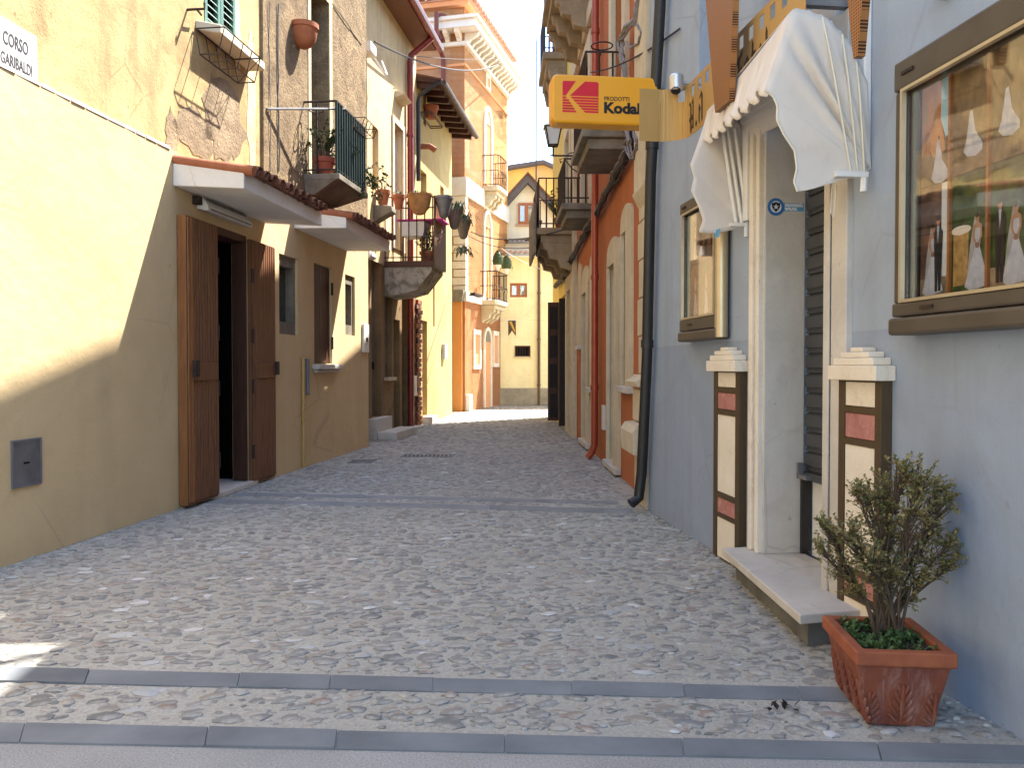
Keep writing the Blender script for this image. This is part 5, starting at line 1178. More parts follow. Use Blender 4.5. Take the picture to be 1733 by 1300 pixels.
for i in range(k):
    a, b = lerp(ix0, ix1, i/k), lerp(ix0, ix1, (i+1)/k); zm_ = lerp(iz0, iz1, .52); h1, h2_ = zm_ - iz0, iz1 - zm_
    p1 = part('photo_print', MB().box(a+.012, b-.012, .0205, .0222, zm_+.006, iz1-.01), [purple, wallpic, purple][i], t_); p2 = part('photo_print', MB().box(a+.012, b-.012, .0205, .0222, iz0+.01, zm_-.006), [wallpic, gardenpic, purple][i], t_)
    part('divider', MB().box(b-.008, b+.008, .021, .034, iz0, iz1), wood_b, t_)
    fig(p2, .0232, ['groom','bride','bride'][i], (a+b)/2, iz0+.03, h1*.75, h1*.22); fig(p1, .0232, ['bride','groom','bride'][i], (a+b)/2+.01, zm_+.03, h2_*.7, h2_*.2)
# ---- film strip sign
def glyph(ch):
    def s(x, y0, y1, w_=.12, t_=.0): return [(x-w_/2,y0+w_*.6),(x+w_*.1,y0-w_*.3),(x+w_/2,y0+w_*.5),(x+w_/2+t_,y1-w_*.5),(x-w_*.1+t_,y1+w_*.4),(x-w_/2+t_,y1-w_*.6)]
    def d(x, y, r=.1): return [(x-r,y),(x,y-r),(x+r,y),(x,y+r)]
    D = {'F': ([s(.18,0,.86,.13), [(.02,.72),(.12,.82),(.5,1.02),(.42,.86),(.22,.78)], [(-.02,.68),(.10,.88),(.16,.72)], d(.40,.46,.11), [(.02,.06),(.18,.2),(.3,.04),(.14,-.06)]], .60),
      'o': ([s(.14,.04,.54,.12,.0), s(.42,.06,.60,.13,-.02), [(.10,.05),(.3,-.05),(.42,.06),(.28,.1)], [(.14,.54),(.32,.72),(.46,.58),(.30,.60)]], .60),
      't': ([s(.18,.0,.95,.14), [(.04,.60),(.2,.70),(.46,.66),(.3,.58)], [(.18,.02),(.3,-.06),(.42,.08),(.26,.1)]], .50),
      'r': ([s(.16,.0,.66,.13), [(.16,.56),(.3,.70),(.46,.80),(.50,.58),(.42,.50),(.34,.6)]], .52),
      'm': ([s(.14,0,.66,.13), s(.42,0,.68,.13), s(.70,0,.66,.13), [(.14,.58),(.34,.72),(.42,.6)], [(.42,.58),(.62,.72),(.7,.6)]], .90),
      'M': ([s(.12,-.05,.9,.12), s(.38,-.1,.86,.13), s(.66,.05,.92,.10), [(.12,.9),(.3,1.0),(.4,.82)], [(.5,.9),(.66,1.05),(.72,.85)], d(.26,.36,.09), d(.52,.4,.1), [(.5,0),(.62,.18),(.78,-.02)]], .92),
      'A': ([s(.2,.0,.6,.12), s(.52,.0,.92,.14), [(.2,.80),(.42,1.04),(.52,.9),(.34,.84)], d(.24,.46,.13)], .74), '.': ([d(.12,.06,.12)], .3), ' ': ([], .3)}
    return D[ch]
sg = thing('film_strip_sign', 'long brushed brass shop sign shaped like a film strip with cut out blackletter lettering', 'sign', WR, (2.5, .25, 2.6))
zs0, zs1 = 2.607, 2.931; nS = .25; xS = 2.50; xN = 1.02
path = []                                             # plan of the strip, near end to the curled far end
hole_w, hole_g = .055, .125
s_ = 0.0; L1 = xS - xN
cuts = [0.0]
u_ = .05
while u_ < L1 + .30: cuts += [u_, u_ + hole_w]; u_ += hole_g
nE0 = WR.hitx(1082, 200, xS + .16)[0]; tot = L1 + .16 * math.pi / 2 + max(.06, nE0 - nS - .16)
while cuts[-1] > tot - .14: cuts.pop()
nh = len(cuts)
extra = [L1 + .16*math.pi/2*i/24 for i in range(25)] + [tot]
allc = sorted(set([round(c, 4) for c in cuts + extra]))
def plan(u):
    if u <= L1: return (xN + u, nS)
    q = (u - L1) / .16
    if q < math.pi/2: return (xS + .16*math.sin(q), nS + .16*(1 - math.cos(q)))
    return (xS + .16 + (u - L1 - .16*math.pi/2)*-.03, nS + .16 + (u - L1 - .16*math.pi/2))
zr_ = [zs0, zs1 - .095, zs1 - .028, zs1]
m_ = MB()
def inhole(a, b):
    c_ = (a + b) / 2
    return any(abs(c_ - (cuts[i] + cuts[i+1]) / 2) < hole_w / 2 for i in range(1, len(cuts) - 1, 2))
for a, b in zip(allc[:-1], allc[1:]):
    pa_, pb_ = plan(a), plan(b)
    for r_ in range(3):
        if r_ == 1 and inhole(a, b): continue
        m_.add([(pa_[0],pa_[1],zr_[r_]),(pb_[0],pb_[1],zr_[r_]),(pb_[0],pb_[1],zr_[r_+1]),(pa_[0],pa_[1],zr_[r_+1])], [(0,1,2,3)], False)
o = part('strip', m_, brass, sg)
bm = bmesh.new(); bm.from_mesh(o.data); bmesh.ops.remove_doubles(bm, verts=bm.verts, dist=.0005); bm.to_mesh(o.data); bm.free()
md = o.modifiers.new('thickness', 'SOLIDIFY'); md.thickness = .004; md.offset = 0
letter_m = simple('cutout_shade', (.055,.028,.02), (.035,.02,.015), 9, .6)  # dark raised shapes paint the shade of the cut out letters
def lettering(txt, xstart, size, z0, gap=1.0, asp=1.0):
    x = xstart
    for ch in txt:
        g, adv = glyph(ch)
        for pl in g:
            part('letter', MB().prism([(x - p[0]*size*asp, z0 + p[1]*size) for p in pl], nS + .0025, nS + .0042), letter_m, sg)
        x -= adv * size * gap * asp
xF = WR.hit(1248, 60, nS)[0]; lettering('Fototorm', xF, .185, zs0 + .032, 1.0, .80)
xM = WR.hit(1165, 170, nS)[0]; lettering('M.A', xM, .17, zs0 + .035, 1.0, .85)
m_ = MB()
for x in (1.1, 1.7, 2.45): m_.box(x - .02, x + .02, 0, nS - .003, zs0 + .2, zs0 + .23)
for x in (1.1, 1.7, 2.45): part('bracket', MB().box(x - .02, x + .02, .0, nS - .004, zs0 + .18, zs0 + .21), grey_m, sg)
cc = WR.hit(1150, 140, nS + .05)
cm_ = thing('security_camera', 'small silver security camera on the film strip sign', 'camera', WR, (cc[0], nS + .06, cc[1] - .05))
silver = simple('silver_casing', (.62,.62,.64), (.5,.5,.52), 6, .3, .7)
part('body', MB().lathe([(.038,-.05),(.045,-.045),(.045,.04),(.035,.05)], (cc[0], nS+.07, cc[1]), 16), silver, cm_); part('lens', MB().tube([(cc[0]-.02, nS+.08, cc[1]-.056), (cc[0]-.012, nS+.076, cc[1]-.04)], .03, 12), lbk, cm_)
part('arm', MB().tube([(cc[0], nS+.06, cc[1]), (cc[0], .0, cc[1]-.0)], .012, 6), silver, cm_)
# perforated cone lamps
t = NT('perforated_copper'); v = t.coords((1,0,1)); vo = t.n('ShaderNodeTexVoronoi', feature='F1'); vo.inputs['Scale'].default_value = 85; vo.inputs['Randomness'].default_value = .0; t.l(v, vo.inputs['Vector'])
dots = t.ramp(vo.outputs['Distance'], [(.28, 1.0), (.36, 0.0)]); t.col(t.mix(dots, (.36,.16,.05), (.05,.02,.012))); t.bump(dots, -.6, .004); perf = t.fin(.45, .5, .4)
for (pl, lab) in ((((1191,-40),(1245,-40),(1234,170),(1210,185)), 'perforated copper cone lamp standing at the far side of the awning'), (((1430,-45),(1466,-45),(1451,94),(1444,96)), 'perforated copper cone lamp above the near side of the awning')):
    nC = .36; pts = [WR.hit(*p, nC) for p in pl]; xa, xb = pts[0][0], pts[1][0]; zt_ = pts[0][1] ; zb_2 = pts[2][1]; ca_, cb_ = pts[3][0], pts[2][0]
    t_ = thing('cone_lamp', lab, 'lamp', WR, ((xa+xb)/2, 0, zb_2), 'perforated cone lamps over the shop door')
    part('shade', MB().prism([(xa,zt_),(xb,zt_),(cb_,zb_2),(ca_,zb_2)], nC-.03, nC), perf, t_); part('arm', MB().box((xa+xb)/2-.02, (xa+xb)/2+.02, 0, nC-.031, zt_-.1, zt_-.06), iron, t_)
    part('bulb_cap', MB().box(xa-.012, xb+.01, nC-.05, nC+.01, zt_, zt_+.03), iron, t_)

# ---- awning
xAn, xAf = .92, 2.209
N_ = lambda p: WR.hitx(p[0], p[1], xAn); Fp = lambda p: WR.hitx(p[0], p[1], xAf)
def resample(P_, k):
    d = [0]
    for a, b in zip(P_[:-1], P_[1:]): d.append(d[-1] + math.hypot(b[0]-a[0], b[1]-a[1]))
    out = []
    for i in range(k):
        s2 = d[-1]*i/(k-1); j = max(0, min(len(d)-2, next((q for q in range(len(d)-1) if d[q+1] >= s2 - 1e-9), len(d)-2))); t2 = (s2-d[j])/max(1e-9, d[j+1]-d[j])
        out.append((lerp(P_[j][0], P_[j+1][0], t2), lerp(P_[j][1], P_[j+1][1], t2)))
    return out
aw = thing('awning', 'cream canvas hood awning with scalloped hem sagging over the shop door', 'awning', WR, (1.5, .0, 2.0))
topN = [N_(p) for p in ((1468,140),(1452,105),(1438,72),(1400,30),(1365,17),(1345,13),(1334,24))]
frontN = [N_(p) for p in ((1334,24),(1325,60),(1308,110),(1293,153))]
hemN = [N_(p) for p in ((1293,153),(1306,159),(1315,180),(1314,203),(1326,228),(1344,255),(1348,285),(1343,308),(1349,324),(1370,321),(1403,305),(1440,298),(1472,293))]
topF = [Fp(p) for p in ((1262,240),(1250,205),(1235,190),(1222,182),(1210,182),(1203,184),(1197,188))]
frontF = [Fp(p) for p in ((1197,188),(1196,205),(1196,225),(1196,240))]
hemF = [Fp(p) for p in ((1197,188),(1190,215),(1180,245),(1169,276),(1176,300),(1171,322),(1183,348),(1191,372),(1184,392),(1215,394),(1248,385),(1266,381))]
# front sheet with scallops
K, Mx = 97, 14; fN, fF = resample(frontN, Mx), resample(frontF, Mx); Pg = []
for i in range(K):
    u = i / (K - 1); row = []
    for j in range(Mx):
        v_ = j / (Mx - 1); x = lerp(xAf, xAn, u); n3_, z = lerp(fF[j][0], fN[j][0], u), lerp(fF[j][1], fN[j][1], u)
        sag = math.sin(math.pi*u)*.02; ph = 7.5*math.pi*u
        z -= sag*(1-v_) ; n3_ += .012*math.sin(2*ph+1)*v_ + .006*math.sin(5*ph)*v_
        z -= v_**3 * .045 * (abs(math.sin(ph)) - .5) * (1 if u > .02 else .2)
        row.append((x, n3_, z))
    Pg.append(row)
def cloth(nm, mb, par):
    o_ = part(nm, mb, canvas, par); md_ = o_.modifiers.new('thickness', 'SOLIDIFY'); md_.thickness = .004; md_.offset = 0; return o_
cloth('front_valance', MB().grid(Pg), aw)
tN, tF = resample(topN, 20), resample(topF, 20); Pg = []
for i in range(30):
    u = i / 29; row = []
    for j in range(20):
        n3_, z = lerp(tF[j][0], tN[j][0], u), lerp(tF[j][1], tN[j][1], u); z -= .03*math.sin(math.pi*u)*math.sin(math.pi*j/19) ; row.append((lerp(xAf, xAn, u), n3_, z + .008*math.sin(9*j/19*6.28)*(1 if j < 17 else .0)))
    Pg.append(row)
cloth('roof_sheet', MB().grid(Pg), aw)
def side(nm, B_, piv, x, sgn, folds, amp):
    B2 = resample(B_, 110); Pg = []
    for i in range(16):
        r_ = .03 + .97 * i / 15; row = []
        for j, b in enumerate(B2):
            q = j / 109; f_ = 0
            for (q0, wd, am) in folds: f_ += am * math.exp(-((q - q0) / wd) ** 2)
            env = max(0., math.sin(math.pi * r_ ** .8)) ** .8 * min(1., max(0., (r_ - .12) / .3))
            row.append((x + sgn * amp * f_ * env, lerp(piv[0], b[0], r_) , lerp(piv[1], b[1], r_) - .012*math.sin(math.pi*r_)*f_))
        Pg.append(row)
    return cloth(nm, MB().grid(Pg), aw)
side('side_panel', topN + frontN[1:] + hemN[1:], N_((1474,290)), xAn, -1, [(.10,.05,.35),(.20,.035,.5),(.27,.02,-.45),(.315,.022,.75),(.36,.016,-.7),(.405,.03,.5),(.55,.08,.22),(.75,.09,-.18)], .03)
side('side_panel', topF + hemF[1:], Fp((1267,379)), xAf, 1, [(.15,.05,.3),(.3,.06,-.25),(.55,.1,.4),(.8,.08,-.25)], .03)
piping = simple('yellowed_hem_piping', (.68,.64,.52), (.62,.58,.46), 12, .8)
part('hem_piping', MB().tube([(xAn-.004, p[0], p[1]) for p in resample(hemN[:9], 50)], .0045, 5), piping, aw)
part('hem_piping', MB().tube([(xAf+.002, p[0], p[1]) for p in resample(hemF[3:], 50)], .0045, 5), piping, aw)
for i, (tn, tf_) in enumerate((((1392,30),(1216,196)), ((1425,58),(1226,205)), ((1449,105),(1240,220)))):
    a, b = N_(tn), Fp(tf_); bn0, bf0 = N_((1440+i*11, 296-i*2)), Fp((1243+i*9, 384-i*2))
    part('hoop_rib', MB().tube([(xAn-.004, bn0[0], bn0[1]), (xAn-.026, lerp(bn0[0],a[0],.35)+.01, lerp(bn0[1],a[1],.35)), (xAn-.024, lerp(bn0[0],a[0],.7)+.008, lerp(bn0[1],a[1],.7)), (xAn-.002, a[0], a[1])], .005, 6), piping, aw)
    part('hoop_bar', MB().box(-.001,.001,-.001,.001,-.001,.001) if 0 else MB().tube([(xAf-.03, bf0[0], bf0[1]), (xAf-.03, b[0], b[1])], .011, 6), white_m, aw)
pv = N_((1474,290)); part('pivot_arm', MB().box(xAn-.03, xAn+.0, .03, .17, pv[1]-.03, pv[1]-.008).tube([(xAn-.015,.04,pv[1]-.01),(xAn-.015,.045,pv[1]-.09)], .014, 8), white_m, aw)
pv = Fp((1267,379)); part('pivot_arm', MB().box(xAf-.04, xAf-.01, .02, .13, pv[1]-.02, pv[1]).tube([(xAf-.03,.03,pv[1]),(xAf-.03,.03,pv[1]-.08)], .014, 8), white_m, aw)
xp_ = WR.hit(1468, 150)[0]; part('wall_rail', MB().box(xp_-.035, xp_+.05, .001, .035, 2.03, 3.0), white_m, aw, bevel=.006); part('wall_rail', MB().box(xAf-.09, xAf-.02, .03, .055, 2.03, 2.75), white_m, aw, bevel=.005)
part('pull_cord', MB().tube([(xno+.03, .08, 2.03), (xno+.035, .085, 1.88), (xno+.015, .085, 1.86), (xno+.0, .085, 1.89), (xno+.0, .08, 2.0)], .004, 5), plastic_w, aw)
part('paper_tag', MB().box(xAf-.06, xAf+.02, .20, .2012, 1.94, 1.985), lsky, aw)

# ---- yellow box sign with the red emblem
kd = hb(WR, 1111, 126, 1125, 209, .0)
xk = WR.hit(1128, 160)[0]; q1 = WR.hitx(934, 125, xk); q2 = WR.hitx(1115, 206, xk); kn1, kz1, kn0, kz0 = q1[0], WR.hitx(950, 124, xk)[1], max(q2[0], .05), WR.hitx(950, 207, xk)[1]
ks = thing('box_sign', 'yellow box sign reading PRODOTTI Kodak with a red emblem', 'sign', WR, (xk, 0, kz0))
def rrect(a0, a1, b0, b1, r, k=6):
    P_ = []
    for (cx, cz, q) in ((a1-r,b1-r,0),(a0+r,b1-r,1),(a0+r,b0+r,2),(a1-r,b0+r,3)):
        for i in range(k+1): an = math.pi/2*(q + i/k); P_.append((cx + r*math.cos(an), cz + r*math.sin(an)))
    return P_
kyel = simple('sign_yellow', (.72,.33,.008), (.69,.305,.007), 2, .35, 0, 0, 10, .5); kred = simple('sign_red', (.60,.016,.03), None, 3, .4); kblk = simple('sign_black', (.015,.013,.012), None, 3, .45)
part('case', MB().prism(rrect(kn0, kn1, kz0, kz1, .05), xk, xk + .17, 'x'), kyel, ks, bevel=.018)
xf_ = xk - .0012
u0 = WR.hitx(952, 170, xf_)[0]; u1 = WR.hitx(1013, 170, xf_)[0]; v1 = WR.hitx(980, 137, xf_)[1]; v0 = WR.hitx(980, 190, xf_)[1]
def E(p): return (lerp(u0, u1, p[0]), lerp(v0, v1, p[1]))
def emb(pts): part('emblem', MB().prism([E(p) for p in pts], xf_, xf_ + .001, 'x'), kred, ks)
emb([(0,.53),(0,.96),(.04,1),(.37,1),(.12,.58),(.10,.53)]); emb([(.20,.53),(.62,1),(.95,1),(1,.96),(1,.53)])
for i in range(6):
    b, t2 = .5 - .087*(i+1) + .022, .5 - .087*i
    xl_ = .10 + (.5 - (b + t2)/2) * .56; xr_ = .19 + (.5 - (b + t2)/2) * .82
    if i == 0: xl_ = .09
    emb([(0,b),(0,t2),(xl_,t2),(xl_ + .03,b)]); emb([(xr_,t2),(1,t2),(1,b),(xr_ + .06,b)])
def ktext(txt, pxa, pxb, pyb, pyt, bold):
    a, zb_k = WR.hitx(pxa, pyb, xf_); b, zt_k = WR.hitx(pxb, pyb, xf_)[0], WR.hitx(pxa, pyt, xf_)[1]
    sz = (zt_k - zb_k) / .70; wtx = max(q[0] for q in text_mb(txt, sz, (0,0,0), (1,0,0), (0,0,1), .001, bold*sz).v)
    part('lettering', text_mb(txt, sz, (xf_, a, zb_k), (0,-1,0), (0,0,1), .0008, bold*sz, abs(a-b)/wtx), kblk, ks)
ktext('PRODOTTI', 1022, 1065, 169.5, 162.5, .008); ktext('Kodak', 1021.5, 1094, 190, 172.5, .045)
part('bracket', MB().box(xk+.04, xk+.13, .0005, kn0 - .001, kz0 + .08, kz1 - .07), black_pipe, ks)

# ---------------------------------------------------------------- orange house on the right
oh2 = thing('brick_orange_house', 'brick orange house with cream stone door surrounds, corner pilaster and small balconies', 'house', WO, (0, 0, 0))
T0, E6 = 8.6, 5.35
def ho(xa, ya, xb, yb, n=0.0): return hb(WO, xa, ya, xb, yb, n)
zo = lambda px, py: WO.hit(px, py)[1]
xo = lambda px: WO.hit(px, 600)[0]
xq = lambda px: WO.hit(px, 600, .03)[0]
OPS = []
for nm, of, hf, hn, on_, zbp, ztp, rise in (('window',1049.5,1053,1062,1067,652,400,.14), ('door',1026.5,1030,1042.5,1046.5,None,455,.17), ('window',996.8,998.2,1001,1002.6,655,480,.22), ('door',983.5,986.5,994,997,None,500,.26), ('window',977.3,978.6,981.3,982.6,586,484,.2)):
    OPS.append(((xo(hn), xo(hf), .10 if zbp is None else zo(hf, zbp), zo(hf, ztp)), nm, rise, xq(on_), xq(of)))
uD = [(xo(1058)-.0, xo(1058)+.75, 3.62, 5.7), (xo(1000), xo(1000)+.85, 3.45, 5.6)]
uD3 = (3.7, 4.6, 6.35, 8.0)
part('wall_end', wall_panel(-1.48, -.302, 0, 7.25, [], 0, .4, 5), orange_r, oh2)  # unseen top cut low so a patch of sun reaches the street
part('wall', wall_panel(-.30, E6, 0, T0, [(*o_[0],.22) for o_ in OPS if o_[0][0] > -.2] + [(*uD[0],.2), (*uD[1],.2), (*uD3,.2)], 0, .4, 5), orange_r, oh2)
for q, nm, rise, xn_, xf__ in OPS:
    a, b, z0, z1 = q
    s_ = part(nm, MB().box(a-.01, b+.01, -.3, -.19, z0, z1), stone_cr if nm == 'window' else marble, oh2)
    zt_ = z1 + .12; ou = arch_pts(xn_, xf__, z0, zt_, rise, 10); inn = [(a,z0+.001),(b,z0+.001)] + [(lerp(b, a, i/10), z1) for i in range(11)]
    part('surround', MB().ring(ou, inn, -.01, .03), stone_cr, s_)
    part('reveal', MB().ring([(a,z0),(b,z0),(b,z1),(a,z1)], [(a+.012,z0+.012),(b-.012,z0+.012),(b-.012,z1-.012),(a+.012,z1-.012)], -.19, -.011), stone_cr, s_)
    part('sill' if nm == 'window' else 'doorstep', MB().box(xn_-.03, xf__+.03, .001, .075, z0-.07, z0-.001), marble, s_, bevel=.01)
for q in uD + [uD3]:
    a, b, z0, z1 = q
    s_ = part('balcony_door', MB().box(a-.01, b+.01, -.3, -.16, z0, z1), glass_dk, oh2)
    part('surround', MB().ring([(a-.22,z0),(b+.22,z0),(b+.22,z1+.25),(a-.22,z1+.25)], [(a,z0),(b,z0),(b,z1),(a,z1)], -.01, .05), stone_cr, s_)
    m = (a+b)/2
    for u0, u1 in ((a, m-.01), (m+.01, b)): part('leaf', MB().ring([(u0,z0),(u1,z0),(u1,z1),(u0,z1)], [(u0+.07,z0+.5),(u1-.07,z0+.5),(u1-.07,z1-.07),(u0+.07,z1-.07)], -.16, -.11), stone_gr, s_)
part('string_course', MB().box(-.7, E6, .001, .06, 6.0, 6.22), stone_cr, oh2); part('cornice', MB().prism([(.001,T0-.5),(.001,T0),(.35,T0),(.32,T0-.2),(.12,T0-.3)], -.30, E6, 'x'), stone_cr, oh2)
part('roof', MB().prism([(-5,T0+.9),(-5,T0+1.0),(.45,T0+.1),(.45,T0+.001)], -.30, E6, 'x'), tile_m, oh2)
# corner pilaster in stone
pz_ = WR.hit(1090, 312)[1]; pl_ = part('pilaster', MB().box(-1.479, -.92, .001, .11, pz_, 7.2), stone_cr, oh2)
part('moulding', MB().prism([(.001,pz_-.14),(.06,pz_-.14),(.12,pz_-.02),(.12,pz_-.001),(.001,pz_-.001)], -1.479, -.91, 'x'), stone_cr, pl_)
z = 1.13; i = 0
while z < pz_ - .2:
    h_ = min(.33, pz_ - .145 - z); part('quoin', MB().box(-1.479, -.98 + (.06 if i % 2 else 0), .001, .075, z + .006, z + h_), stone_cr, oh2, bevel=.008); z += h_ + .004; i += 1
part('pedestal', MB().box(-1.479, -.88, .001, .11, .72, 1.0).box(-1.479, -.9, .001, .095, .0, .44), stone_cr, oh2, bevel=.01)
part('pedestal_moulding', MB().prism([(.001,1.001),(.17,1.03),(.18,1.07),(.12,1.10),(.09,1.128),(.001,1.128)], -1.479, -.86, 'x').prism([(.001,.441),(.20,.46),(.21,.64),(.17,.70),(.001,.719)], -1.479, -.82, 'x'), stone_cr, oh2)
# downpipes
m_ = MB(); b0 = 0
pk = lambda px, py: (WR.hit(px, py, .075)[0], .075, WR.hit(px, py, .075)[1])
q0_ = pk(1086, 800); q1_ = pk(1095, 600); q2_ = pk(1101, 300); q3_ = pk(1117, 10); p_ = [(q0_[0]-.02, .17, .075), (q0_[0], .10, .12), q0_, q1_, q2_, q3_, (q3_[0]-.05, .075, 7.7)]
m_.tube(p_, .043, 12)
for z in (1.35, 2.9, 4.6): 
    for pa_, pb_ in zip(p_[2:-1], p_[3:]):
        if pa_[2] <= z < pb_[2]: xx = lerp(pa_[0], pb_[0], (z-pa_[2])/(pb_[2]-pa_[2])); m_.tube([(xx,.075,z),(xx,.075,z+.06)], .052, 12)
o = solo('downpipe', 'black downpipe with a kicked shoe between the orange house and the blue grey shop', 'downpipe', m_, black_pipe, WR, (4.36, .07, 0))
xr3 = WO.hit(1007, 600, .08)[0]
m_ = MB().tube([(xr3+.03,.17,.03),(xr3+.02,.12,.09),(xr3,.085,.2),(xr3,.085,9.4)], .045, 12)
for z in (.9, 2.3, 3.9, 5.4): m_.tube([(xr3,.085,z),(xr3,.085,z+.06)], .055, 12)
solo('downpipe', 'dark red downpipe running the full height of the brick orange house', 'downpipe', m_, copper_pipe, WO, (xr3, .08, 0))
solo('notice_plate', 'small white plate low on the orange house beside the nearest door', 'plate', MB().box(xo(1024)-.08, xo(1024)+.1, .001, .03, .42, .72), plastic_w, WO, (xo(1024), 0, .42))

# ---------------------------------------------------------------- last house on the right
fh = thing('yellow_stone_house', 'yellow house with cream stone pilasters and black wooden doors beyond the brick orange house', 'house', WO, (E6, 0, 0))
E7 = 11.2; T1 = 7.6
pd = (6.05, 6.75, .06, 2.55); bd = (7.55, 9.2, .02, 2.6); ud4 = (6.3, 7.2, 3.42, 5.4); ud5 = (8.2, 9.0, 6.3, 7.1)
part('wall', wall_panel(E6+.004, E7, 0, T1, [(*pd,.25), (*bd,.3), (*ud4,.2), (*ud5,.2)], 0, .4, 5), rfar_y, fh)
part('pilaster', MB().box(E6+.005, E6+.42, .001, .06, 0, T1-.3), stone_cr, fh)
part('cornice', MB().prism([(.001,T1-.4),(.001,T1),(.14,T1),(.12,T1-.18)], E6, E7, 'x'), stone_cr, fh); part('roof', MB().prism([(-5,T1+.9),(-5,T1+1),(.18,T1+.1),(.18,T1+.001)], E6, E7, 'x'), tile_m, fh)
s_ = part('door', MB().box(pd[0]-.01, pd[1]+.01, -.3, -.2, pd[2], pd[3]), stone_gr, fh); part('surround', MB().ring([(pd[0]-.22,0),(pd[1]+.22,0),(pd[1]+.22,pd[3]+.25),(pd[0]-.22,pd[3]+.25)], [(pd[0],.001),(pd[1],.001),(pd[1],pd[3]),(pd[0],pd[3])], -.01, .06), stone_cr, s_)
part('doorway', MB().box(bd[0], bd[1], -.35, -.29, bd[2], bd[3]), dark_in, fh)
lf = part('door_leaf', MB().box(bd[0]-.02, bd[0]+.05, .002, .13, .05, 2.5), wood_blk, fh)
lf = part('door_leaf', MB().box(bd[1]-.06, bd[1]+.02, .002, .24, .05, 2.55), wood_d, fh)
for za, zb_3 in ((.12,.62), (.75,1.25), (1.38,1.85), (1.98,2.45)): part('panel', MB().box(bd[1]-.075, bd[1]-.061, .05, .20, za, zb_3), wood_blk, lf)
for q in (ud4, ud5):
    s_ = part('balcony_door', MB().box(q[0]-.01, q[1]+.01, -.3, -.16, q[2], q[3]), glass_dk, fh); part('surround', MB().ring([(q[0]-.2,q[2]),(q[1]+.2,q[2]),(q[1]+.2,q[3]+.22),(q[0]-.2,q[3]+.22)], [(q[0],q[2]),(q[1],q[2]),(q[1],q[3]),(q[0],q[3])], -.01, .06), stone_cr, s_)
def rbalcony(par, x0, x1, n_, z, th, rail, matr, nb_side, nb_front, carved=False, ring=True, rw=.010):
    b_ = part('balcony', MB().prism([(x0,0),(x1,0),(x1,n_),(x0,n_)], z - th*.45, z, 'z').prism([(x0+.06,0),(x1-.06,0),(x1-.06,n_-.07),(x0+.06,n_-.07)], z - th, z - th*.451, 'z'), (stone_br if carved else stone_gr), par, bevel=.012)
    for x in (() if not carved else (x0+.12, (x0+x1)/2, x1-.12)):
        if carved: pr_ = [(0,z-th-.50),(0,z-th-.001),(n_-.1,z-th-.001),(n_-.12,z-th-.10),(n_*.72,z-th-.13),(n_*.66,z-th-.26),(n_*.45,z-th-.28),(n_*.38,z-th-.42),(n_*.18,z-th-.44)]
        else: pr_ = [(0,z-th-.18),(0,z-th-.001),(n_*.6,z-th-.001),(n_*.5,z-th-.1)]
        part('corbel', MB().prism(pr_, x-.08, x+.08, 'x'), (stone_br if carved else stone_gr), b_, bevel=.01)
    path = [(x0+.02,.0),(x0+.02,n_-.04),(x1-.02,n_-.04),(x1-.02,.0)]
    for zz in (z+.07, z+rail): part('handrail' if zz > z+.3 else 'rail', MB().tube([(p[0],p[1],zz) for p in path], rw*1.2, 5), matr, b_)
    for i in range(nb_side):
        y_ = (n_-.04)*(i+.0)/(nb_side-1) if nb_side > 1 else n_-.04
        for x in (x0+.02, x1-.02): part('baluster', MB().bar((x, y_, z), (x, y_, z+rail), rw), matr, b_)
    for i in range(1, nb_front):
        x = lerp(x0+.02, x1-.02, i/nb_front); part('baluster', MB().bar((x, n_-.04, z), (x, n_-.04, z+rail), rw), matr, b_)
    if ring:
        c_ = (x0+.02, n_*.55, z+rail+.06); part('pot_ring', MB().tube([(c_[0]-.0+.11*math.cos(q*math.pi/8), c_[1]+.11*math.sin(q*math.pi/8), c_[2]) for q in range(17)], .008, 4).bar((c_[0]+.1,c_[1],c_[2]-.06),(c_[0]+.1,c_[1],c_[2]),.006), matr, b_)
    return b_
xA = .216; nA = WO.hitx(985, 245, xA)[0]; zA_ = WO.hitx(1020, 216, xA)[1]; rA = WO.hitx(1020, 86, xA)[1] - zA_
rbalcony(oh2, xA, xA + 1.25, nA, zA_, .2, rA, iron, 4, 9)
xB = 3.17; nB_ = WO.hitx(951, 350, xB)[0]; zB_ = WO.hitx(985, 343, xB)[1]; rB = WO.hitx(985, 268, xB)[1] - zB_
rbalcony(oh2, xB, xB + 1.2, nB_, zB_, .2, rB, iron, 5, 9)
xC = 5.6; nC_ = WO.hitx(908, 392, xC)[0]; zC_ = WO.hitx(950, 385, xC)[1]; rC = WO.hitx(950, 301, xC)[1] - zC_
bC = rbalcony(fh, xC, xC + 1.9, nC_, zC_, .25, rC, rust, 6, 14, True, False)
part('front_slab', MB().box(xC - .02, xC + 1.92, nC_ + .005, nC_ + .05, zC_ - .42, zC_ + .42), stone_gr, bC, bevel=.01)
m_ = MB()
for dx in (.05, .25): part('line_post', MB().bar((xC+dx, nC_, zC_), (xC+dx, nC_, zC_ + 3.2), .006), cable_m, bC)
xD = 3.43; nD = WO.hitx(927, 20, xD)[0]; zD = WO.hitx(975, 46, xD)[1] + .72
rbalcony(oh2, xD, xD + 1.5, nD, zD, .25, .95, iron, 5, 10, True, False)
xE_ = 7.3; nE = WO.hitx(919, 110, xE_)[0]; zE = WO.hitx(940, 86, xE_)[1]
rbalcony(fh, xE_, xE_ + 1.6, nE, zE, .3, .9, iron, 6, 10, True, False)
plant('pot_plant', 'bushy green plant on the carved stone balcony', WO, xC + .25, nC_*.35, zC_ + .15, .24, .55, 14, 24, .07, .035, leaf_g, seed=50)
pot('flower_pot', 'small terracotta pot on the carved stone balcony', WO, xC + .25, nC_*.35, zC_ + .001, .12, .2, terra_old)
